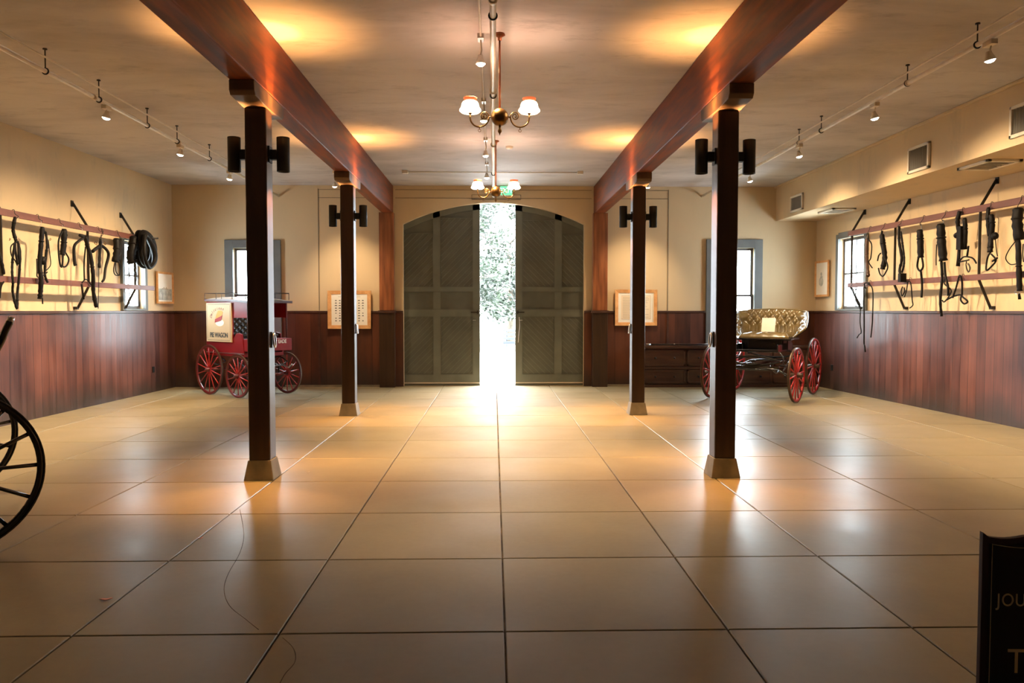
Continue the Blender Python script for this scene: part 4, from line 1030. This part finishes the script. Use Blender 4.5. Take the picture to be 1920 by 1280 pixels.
    mb.build('border','ink',s)
    text_obj('lettering','PIE WAGON',.115,(-.245,y,1.062),(1,0,0),(0,0,1),'ink',s,offset=.004,sx=.92)
    # arched script line above the slice
    word = 'Delicious'
    for i,c in enumerate(word):
        a = radians(172-102*i/(len(word)-1)); cx, cz = -.20+.30*cos(a), 1.365+.175*sin(a)
        tx = a-pi/2
        text_obj('script_letter',c,.085,(cx,y,cz),(cos(tx),0,sin(tx)),(-sin(tx),0,cos(tx)),'script',s,shear=.25)
    MB().lathe([(0,0),(.125,0)],o=(-.215,y+.0005,1.285),n=26,axis='Y',M=Matrix.Diagonal((1.1,1,.5))).build('plate','plate',s)
    MB().prism([(-.35,1.355),(-.14,1.405),(-.10,1.47),(-.15,1.50),(-.26,1.50),(-.32,1.42)],y-.002,y).build('pie_crust','pie',s)
    MB().prism([(-.37,1.285),(-.16,1.325),(-.12,1.415),(-.36,1.345)],y-.004,y).build('pie_filling','pie2',s)
    return t
pie_wagon()

# ------------------------------------------------------------------ open buggy
def buggy():
    t = thing('open_buggy','open black buggy with tan tufted seat and red wheels by the near right post','carriage',(4.7345,13.2625,0),radians(-122.74))
    for x,y,R,ph in ((.75,.70,.45,.2),(.75,-.70,.45,.5),(-.78,.70,.505,.1),(-.78,-.70,.505,.3)):
        wheel(t,'wheel',(x,y,R),R,14,'wheel_red','tire','wheel_red','tire',-.08,0,.034,.20,.014,phase=ph)
    for x,z in ((.75,.45),(-.78,.505)):
        MB().tube(smooth([(x,-.70,z),(x,-.55,z),(x,-.38,z+.07),(x,0,z+.09),(x,.38,z+.07),(x,.55,z),(x,.70,z)]),.018,8).build('axle','carriage_black',t)
        mb = MB()
        for s in (-1,1):
            for q in (0,1): mb.tube([(x,-.46+.92*i/16,z+.21+s*(.085-.018*q)*sin(pi*i/16)) for i in range(17)],.013,8,flat=.7)
        mb.tube([(x,-.47,z+.21),(x,-.45,z+.21)],.022,8); mb.tube([(x,.45,z+.21),(x,.47,z+.21)],.022,8)
        mb.build('elliptic_spring','carriage_black',t)
    MB().bar((.75,0,.56),(-.78,0,.60),.05,.045).build('reach','carriage_black',t)
    mb = MB()
    for s in (-1,1):
        mb.tube(smooth([(.72,s*.30,.53),(.35,s*.20,.58),(0,s*.16,.60),(-.40,s*.22,.60),(-.76,s*.34,.58)]),.012,8)
        mb.tube(smooth([(.78,s*.50,.50),(.45,s*.52,.66),(0,s*.54,.70),(-.5,s*.50,.66),(-.78,s*.46,.62)]),.012,8)
    mb.build('side_bars','carriage_black',t)
    mb = MB(); mb.lathe([(0,.60),(.13,.60),(.13,.625),(0,.625)],o=(.70,0,0),n=20); mb.bar((.72,-.42,.55),(.72,.42,.55),.05,.05); mb.build('fifth_wheel','carriage_black',t)
    mb = MB()
    for s in (-1,1): mb.tube(smooth([(.78,s*.42,.52),(.92,s*.42,.49),(1.08,s*.40,.55)]),.016,8)
    mb.tube([(.80,-.42,.52),(.80,.42,.52)],.016,8); mb.build('shaft_irons','carriage_black',t)
    # body tray
    mb = MB()
    mb.box(-.55,.62,-.34,.36,.80,.84); mb.box(-.55,.62,-.36,-.34,.80,.93); mb.box(-.55,.62,.36,.38,.80,.93); mb.box(-.55,-.53,-.34,.36,.84,.98)
    mb.box(-.42,.20,-.33,.35,.84,1.03); mb.build('body','carriage_black',t,bevel=.008)
    mb = MB(); mb.tube([(.28,-.30,.80),(.28,-.30,.90),(.34,-.30,.93)],.010,6)
    mb.tube(smooth([(.55,.37,.82),(.62,.46,.72),(.62,.47,.60)]),.010,6); mb.box(.55,.69,.42,.52,.585,.60); mb.build('step','iron',t)
    # curved tufted seat
    sc = .05
    def rim(s):           # s in -1..1 round the seat: plan position and top height
        a = abs(s); sg = 1 if s >= 0 else -1
        if a < .58: x = -.36+.05*(a/.58)**2; y = sg*.44*(a/.58)
        else:
            q = (a-.58)/.42; an = q*pi/2
            x = -.31+.10*(1-cos(an))*1.0+.40*q; y = sg*(.44+.07*sin(an))
        top = 1.50 - (.0 if a < .52 else .30*((a-.52)/.48)**1.3)+.015*cos(a*3)
        return x, y, top
    NU, NV = 96, 20; base = 1.05
    def surf(off, tuft):
        vs = []
        for j in range(NV+1):
            v = j/NV
            for i in range(NU+1):
                s = -1+2*i/NU; x, y, top = rim(s)
                x2, y2, _ = rim(min(1,s+.01)); x1, y1, _ = rim(max(-1,s-.01))
                tx, ty = x2-x1, y2-y1; l = sqrt(tx*tx+ty*ty) or 1; nx_, ny_ = ty/l, -tx/l   # inward
                if nx_*(0-x)+ny_*(0-y) < 0: nx_, ny_ = -nx_, -ny_
                fl = .17*v
                d = off
                if tuft:
                    A_ = (s+1)*12; B_ = v*5
                    d += (.048*sqrt(abs(sin(pi*(A_+B_)/1.0*.5)*sin(pi*(A_-B_)/1.0*.5))) if v > .32 else .038*abs(sin(pi*A_*.5))**.5)*min(1,(1-v)*6+.25)
                vs.append((x+nx_*(d-fl), sc+y+ny_*(d-fl), base+(top-base)*v))
        return vs
    fs = [(j*(NU+1)+i,j*(NU+1)+i+1,(j+1)*(NU+1)+i+1,(j+1)*(NU+1)+i) for j in range(NV) for i in range(NU)]
    mb = MB(); mb.add(surf(.02,True),fs,0,True)
    up = mb.build('tufted_back','olive',t)
    mb = MB(); a = surf(-.02,False); b = surf(.018,False); mb.add(a,fs,0,True); mb.add(b,[f[::-1] for f in fs],0,True)
    n = len(a); mb.build('seat_shell','carriage_black',t)
    top = [Vector(a[NV*(NU+1)+i])*.35+Vector(b[NV*(NU+1)+i])*.65 for i in range(NU+1)]
    front = [Vector(b[j*(NU+1)+NU]) for j in range(NV,-1,-1)]; fl_ = [Vector(b[j*(NU+1)]) for j in range(0,NV+1)]
    MB().tube(fl_+[p+Vector((0,0,.008)) for p in top]+front,.017,8).build('rolled_edge','olive',up)
    mb = MB(); k = []
    nx, ny = 20, 30; vs = []
    for j in range(nx+1):
        for i in range(ny+1):
            x = -.30+.56*j/nx; y = sc-.42+.84*i/ny
            e = min(1,min(j,nx-j)/3)*min(1,min(i,ny-i)/3)
            vs.append((x,y,1.045+.075*sqrt(max(0,e))+.010*cos(i*.9)*e))
    mb.add(vs,[(j*(ny+1)+i,j*(ny+1)+i+1,(j+1)*(ny+1)+i+1,(j+1)*(ny+1)+i) for j in range(nx) for i in range(ny)],0,True)
    mb.box(-.30,.26,sc-.42,sc+.42,1.02,1.05); mb.build('seat_cushion','olive',t)
    MB().box(-.44,.29,sc-.46,sc+.46,.99,1.025).build('seat_board','carriage_black',t,bevel=.01)
    # two seat risers and the dark side curtain
    for y in (-.33,.42): MB().bar((-.05,y,1.0),(-.05,y,.82),.02,.30,up=(1,0,0)).build('seat_riser','carriage_black',t)
    return t
bg = buggy()
# white card leaning on the seat
def loc_b(x,y):
    a = radians(-122.74); return (4.7345+x*cos(a)-y*sin(a), 13.2625+x*sin(a)+y*cos(a))
cx, cy = loc_b(-.02,.065)
t = thing('display_card','blank white card leaning against the tan buggy seat back','card',(cx,cy,1.124),radians(-122.74))
o = MB().box(-.008,.008,-.115,.115,0,.255).build('card_sheet','paper',t); o.rotation_euler = (0,radians(-16),0)

# ------------------------------------------------------------------ chest of drawers along the back wall
def chest():
    x0, x1, y0, y1 = 2.86, 6.36, 14.79, 15.035
    t = thing('harness_chest','long low dark wooden chest of drawers behind the buggy','chest',((x0+x1)/2,y0,0))
    w = (x1-x0)/2; d = y1-y0
    mb = MB(); mb.box(-w+.03,w-.03,.03,d,.05,.76); mb.box(-w,w,0,d,0,.05); mb.box(-w+.0,w-.0,.0,d,.36,.395)
    mb.build('carcass','chest',t,bevel=.004)
    MB().box(-w-.03,w+.03,-.03,d,.76,.815).build('top','chest',t,bevel=.008)
    n = 4; W = 2*(w-.05)/n
    for r,(z0,z1) in enumerate(((.42,.73),(.08,.34))):
        for k in range(n):
            a = -w+.05+W*k+.02; b = a+W-.04
            dr = MB().box(a,b,.008,.03,z0,z1).build('drawer','chest',t,bevel=.003)
            mb = MB(); f = .03
            for q in ((a,b,z0,z0+f),(a,b,z1-f,z1),(a,a+f,z0,z1),(b-f,b,z0,z1)): mb.box(q[0],q[1],-.004,.008,q[2],q[3])
            mb.build('drawer_edge','chest',dr)
            for fx in (.27,.73):
                MB().lathe([(0,-.035),(.018,-.034),(.022,-.022),(.010,-.012),(.012,.008)],o=(a+(b-a)*fx,0,(z0+z1)/2),n=12,axis='Y').build('knob','iron',dr)
chest()
t = thing('carriage_pole','long black pole with a bright ferrule lying on top of the dark chest','pole',(3.0,14.86,.815))
MB().tube([(.0,0,.022),(.9,.0,.018),(1.75,.02,.018)],.016,8).build('pole_shaft','carriage_black',t)
MB().tube([(-.02,0,.022),(.07,0,.022)],.022,10).build('ferrule','steel',t)

# ------------------------------------------------------------------ black carriage cut off by the left edge
def carriage():
    hx, hy = -3.315, 4.67; ang = atan2(1.5,-1.1)
    t = thing('black_carriage','black carriage wheels and shaft tip cut off by the left edge','carriage',(hx,hy,0),ang)
    # local x runs along the axle, so wheels stand in the local y,z plane
    for x,ph in ((0,.0),(1.80,.35)):
        w = wheel(t,'wheel',(x,0,.51),.51,14,'carriage_black','carriage_black','carriage_black','carriage_black',pi/2,0,.036,.20,.014,phase=ph)
    MB().tube([(0,0,.51),(.3,0,.51),(.5,0,.56),(1.3,0,.56),(1.5,0,.51),(1.8,0,.51)],.022,8).build('axle','carriage_black',t)
    mb = MB()
    for s in (-1,1): mb.tube([(.5+.8*i/14,0,.73+s*.09*sin(pi*i/14)) for i in range(15)],.014,8,flat=.7)
    mb.build('elliptic_spring','carriage_black',t)
    MB().box(.45,1.35,.0,1.5,.84,.90).build('body_floor','carriage_black',t,bevel=.01)
    a = Vector((-3.236,5.2,1.443)); M = Matrix.Rotation(-ang,3,'Z'); o = Vector((hx,hy,0))
    P = [a, Vector((-3.275,5.2,1.375)), Vector((-3.33,5.21,1.27)), Vector((-3.50,5.25,1.05)), Vector((-3.8,5.3,.90)), Vector((-4.1,5.0,.87))]
    P = [M @ (p-o) for p in P]
    sh = MB().tube(smooth(P,5),[.018]*2+[.024]*24,10).build('shaft','carriage_black',t)
    MB().tube([P[0]+Vector((.0,0,.012)),P[0]+(P[1]-P[0])*.35],.021,10).build('shaft_tip','steel',sh)
carriage()

# ------------------------------------------------------------------ maroon sign at the lower right
def sandwich_sign():
    k = 1.238; X0, Yn = 1.711, 2.6
    t = thing('floor_sign','dark maroon standing sign with faded gilt lettering, cut off by the lower right corner','sign',(X0+.19,Yn,0),radians(-3))
    W = .19; top = .725
    def panel(y0, y1, inset, zt, zb):
        n = 18; p = [(-W+inset,zb),(W-inset,zb)]
        for i in range(n+1):
            x = (W-inset)*(1-2*i/n); u = abs(x)/W
            z = zt + (.0 if u > .96 else -.012-.010*sin(pi*min(1,(1-u)/.8))) - inset*.0
            p.append((x,z-inset))
        return MB().prism(p,y0,y1)
    panel(-.011,.011,0,top,.02).build('front_board','maroon',t,bevel=.002)
    panel(-.013,-.011,.022,top,.06).build('field','maroon2',t)
    mb = MB(); f = .031
    pts = [(-W+f,-.0145,.07),(-W+f,-.0145,top-f-.008)] + [(-W+f+(W-f-.045)*i/6,-.0145,top-f-.010-.012*sin(i/6*pi/2)) for i in range(7)]
    mb.tube(pts,.0013,5); mb.tube([(-p[0],p[1],p[2]) for p in pts],.0013,5); mb.tube([(-W+f,-.0145,.07),(W-f,-.0145,.07)],.0013,5)
    mb.build('gilt_line','gold2',t)
    md = MB().lathe([(0,-.020),(.040,-.020),(.044,-.012),(.044,.010),(0,.010)],o=(0,0,top-.045),n=28,axis='Y').build('medallion','maroon',t)
    MB().tube([(.038*cos(2*pi*i/28),-.021,top-.045+.038*sin(2*pi*i/28)) for i in range(28)],.0015,5,closed=True).build('medallion_ring','gold2',md)
    text_obj('lettering','JOURNEYS',.064,(-.003,-.014,.485),(1,0,0),(0,0,1),'gold2',t,extrude=.0008,spacing=1.1,sx=.84)
    text_obj('lettering','IN',.030,(-.0,-.014,.385),(1,0,0),(0,0,1),'gold2',t,extrude=.0008)
    text_obj('lettering','TIME',.125,(0.015,-.014,.265),(1,0,0),(0,0,1),'gold2',t,extrude=.0008,sx=.85)
    mb = MB(); mb.bar((-W+.03,.03,.02),(-W+.03,.012,.62),.03,.015); mb.bar((W-.03,.03,.02),(W-.03,.012,.62),.03,.015)
    mb.box(-W,W,-.10,.14,0,.02); mb.build('stand','maroon',t)
sandwich_sign()

# fallen leaves
def leaf_mesh(name, lab, loc, rz, s, m='petal'):
    mb = MB(); pts = [(-1,0),(-.6,.35),(0,.42),(.6,.25),(1,0),(.5,-.3),(-.1,-.4),(-.7,-.22)]
    vs = [(x*s,y*s,.004+.006*abs(x)) for x,y in pts]+[(0,0,.002)]
    mb.add(vs,[(i,(i+1)%8,8) for i in range(8)],0,True)
    o = mb.build(name,m); o.location = loc; o.rotation_euler = (0,0,rz); o['label'] = lab; o['category'] = 'leaf'
    md = o.modifiers.new('thick','SOLIDIFY'); md.thickness = .002
leaf_mesh('fallen_leaf','small pink fallen leaf on the floor at the lower left',(-2.011,3.945,.001),.2,.032)
leaf_mesh('fallen_leaf','tiny orange fallen leaf on the floor joint below the near left post',(-1.93,5.006,.001),.9,.018)
leaf_mesh('paper_scrap','tiny white scrap on the floor to the right of the near left post',(-1.72,7.05,.001),.4,.014,'paper')

# ------------------------------------------------------------------ outdoors
g = MB().box(-25,25,15.27,60,-.16,-.02).build('ground','lawn',kind='structure')
g = MB().box(-1.6,1.25,15.27,27.5,-.03,-.008).build('path','ground',kind='structure')
g = MB().box(-25,25,24.2,25.6,-.03,-.009).build('cross_path','ground',kind='structure')
def bench(x, y, rz, lab):
    t = thing('park_bench', lab, 'bench', (x,y,-.02), rz)
    for k in range(4):
        MB().bar((-.75,.02+.03*k,.42+.14*k),(.75,.02+.03*k,.42+.14*k),.02,.085,up=(0,0,1)).build('back_slat','bench',t)
    for k in range(3): MB().box(-.75,.75,-.42+.14*k,-.31+.14*k,.36,.38).build('seat_slat','bench',t)
    for xx in (-.62,0,.62):
        mb = MB(); mb.bar((xx,-.38,0),(xx,-.38,.36),.05,.04); mb.bar((xx,.02,0),(xx,.16,.93),.05,.04); mb.bar((xx,-.40,.34),(xx,.04,.34),.05,.04); mb.build('leg','bench',t)
bench(1.06,26.1,0,'grey-blue slatted park bench outside the open doors')
def tree(x, y, h, crown_r, n, seed, lab, low=1.2, ls=.11, trunk=.2):
    t = thing('leafy_tree', lab, 'tree', (x,y,-.02), 0, group='trees outside the doors')
    rnd = random.Random(seed); mb = MB()
    mb.tube([(0,0,0),(.05,.02,h*.25),(-.05,.1,h*.5),(.1,0,h*.8)],[trunk,trunk*.8,trunk*.6,trunk*.25],10)
    tips = []
    for k in range(9):
        a = rnd.uniform(0,2*pi); z0 = h*rnd.uniform(.3,.6); q = crown_r*rnd.uniform(.5,.9)
        e = (q*cos(a),q*sin(a),z0+rnd.uniform(-.3,1.8)); tips.append(e)
        mb.tube([(0,0,z0),(e[0]*.5,e[1]*.5,z0+.5),e],[trunk*.35,trunk*.2,.02],6)
    mb.build('trunk','bark',t)
    mb = MB()
    cl = lambda: max(-.7,min(.7,rnd.gauss(0,.5)))*crown_r
    centers = [(cl(), cl(), low+(h-low)*rnd.random()) for _ in range(90)]
    for i in range(n):
        c = centers[rnd.randrange(len(centers))]; s = .26
        p = Vector((c[0]+rnd.gauss(0,s), c[1]+rnd.gauss(0,s), max(low*.8,c[2]+rnd.gauss(0,s*.8))))
        a = Vector((rnd.gauss(0,1),rnd.gauss(0,1),rnd.gauss(0,.6))).normalized(); b = a.orthogonal().normalized()
        L0 = ls*rnd.uniform(.6,1.3); 
        mb.add([p-a*L0, p+b*L0*.4, p+a*L0, p-b*L0*.4],[(0,1,2,3)])
    mb.build('crown','leaf',t)
tree(-1.3,30,7.5,2.2,9000,1,'pale green leafy tree seen through the open doors, left of the bench',low=1.3)
tree(3.0,32,8,2.5,9000,2,'pale green leafy tree behind the park bench',low=1.2)
tree(-7.2,33,7,2.4,4000,3,'leafy tree far to the left of the open doors',low=1.4)
tree(.8,38,9,3.2,12000,4,'tall pale tree farthest back behind the others',low=1.4,ls=.16)

# ------------------------------------------------------------------ light and camera
w = bpy.data.worlds.new('World'); SC.world = w; w.use_nodes = True
nt = w.node_tree; bgn = nt.nodes['Background']
bgn.inputs[0].default_value = (.84,.92,1,1); bgn.inputs[1].default_value = 13
sun = bpy.data.lights.new('sun','SUN'); sun.energy = 3.5; sun.angle = radians(1); sun.color = (1,.96,.9)
so = bpy.data.objects.new('sun',sun); COL.objects.link(so); so.rotation_euler = (radians(38),0,radians(-20))
def portal(loc, sx, sy, rot):
    l = bpy.data.lights.new('portal','AREA'); l.shape = 'RECTANGLE'; l.size = sx; l.size_y = sy
    l.cycles.is_portal = True
    o = bpy.data.objects.new('portal',l); COL.objects.link(o); o.location = loc; o.rotation_euler = rot
portal((.075,BY+.3,1.8),.75,3.8,(radians(-90),0,0))
portal((-4.70,BY+.2,1.82),.85,1.9,(radians(-90),0,0))
portal((4.77,BY+.2,1.82),.85,1.9,(radians(-90),0,0))
for side in (0,1):
    W = RW if side else LW; base = Vector((RX,BY,0)) if side else Vector((LX,BY,0)); rot = RROT if side else LROT
    u = (W[0]+W[1])/2; p = base+Vector((cos(rot),sin(rot),0))*u-Vector((-sin(rot),cos(rot),0))*.2
    portal((p.x,p.y,(W[2]+W[3])/2),.8,1.3,(radians(90),0,rot))

cam = bpy.data.cameras.new('camera'); cam.sensor_width = 36; cam.lens = 1430/1920*36; cam.clip_start = .05; cam.clip_end = 200
co = bpy.data.objects.new('camera',cam); COL.objects.link(co)
co.location = (0,0,1.5); co.rotation_euler = (radians(90)-math.atan(58/1430),0,-math.atan(34/1430))
SC.camera = co
SC.view_settings.view_transform = 'Standard'; SC.view_settings.look = 'None'
SC.view_settings.exposure = 1.75; SC.view_settings.gamma = 1
SC.cycles.max_bounces = 8; SC.cycles.diffuse_bounces = 4; SC.cycles.glossy_bounces = 4
SC.cycles.sample_clamp_indirect = 8; SC.cycles.use_denoising = True
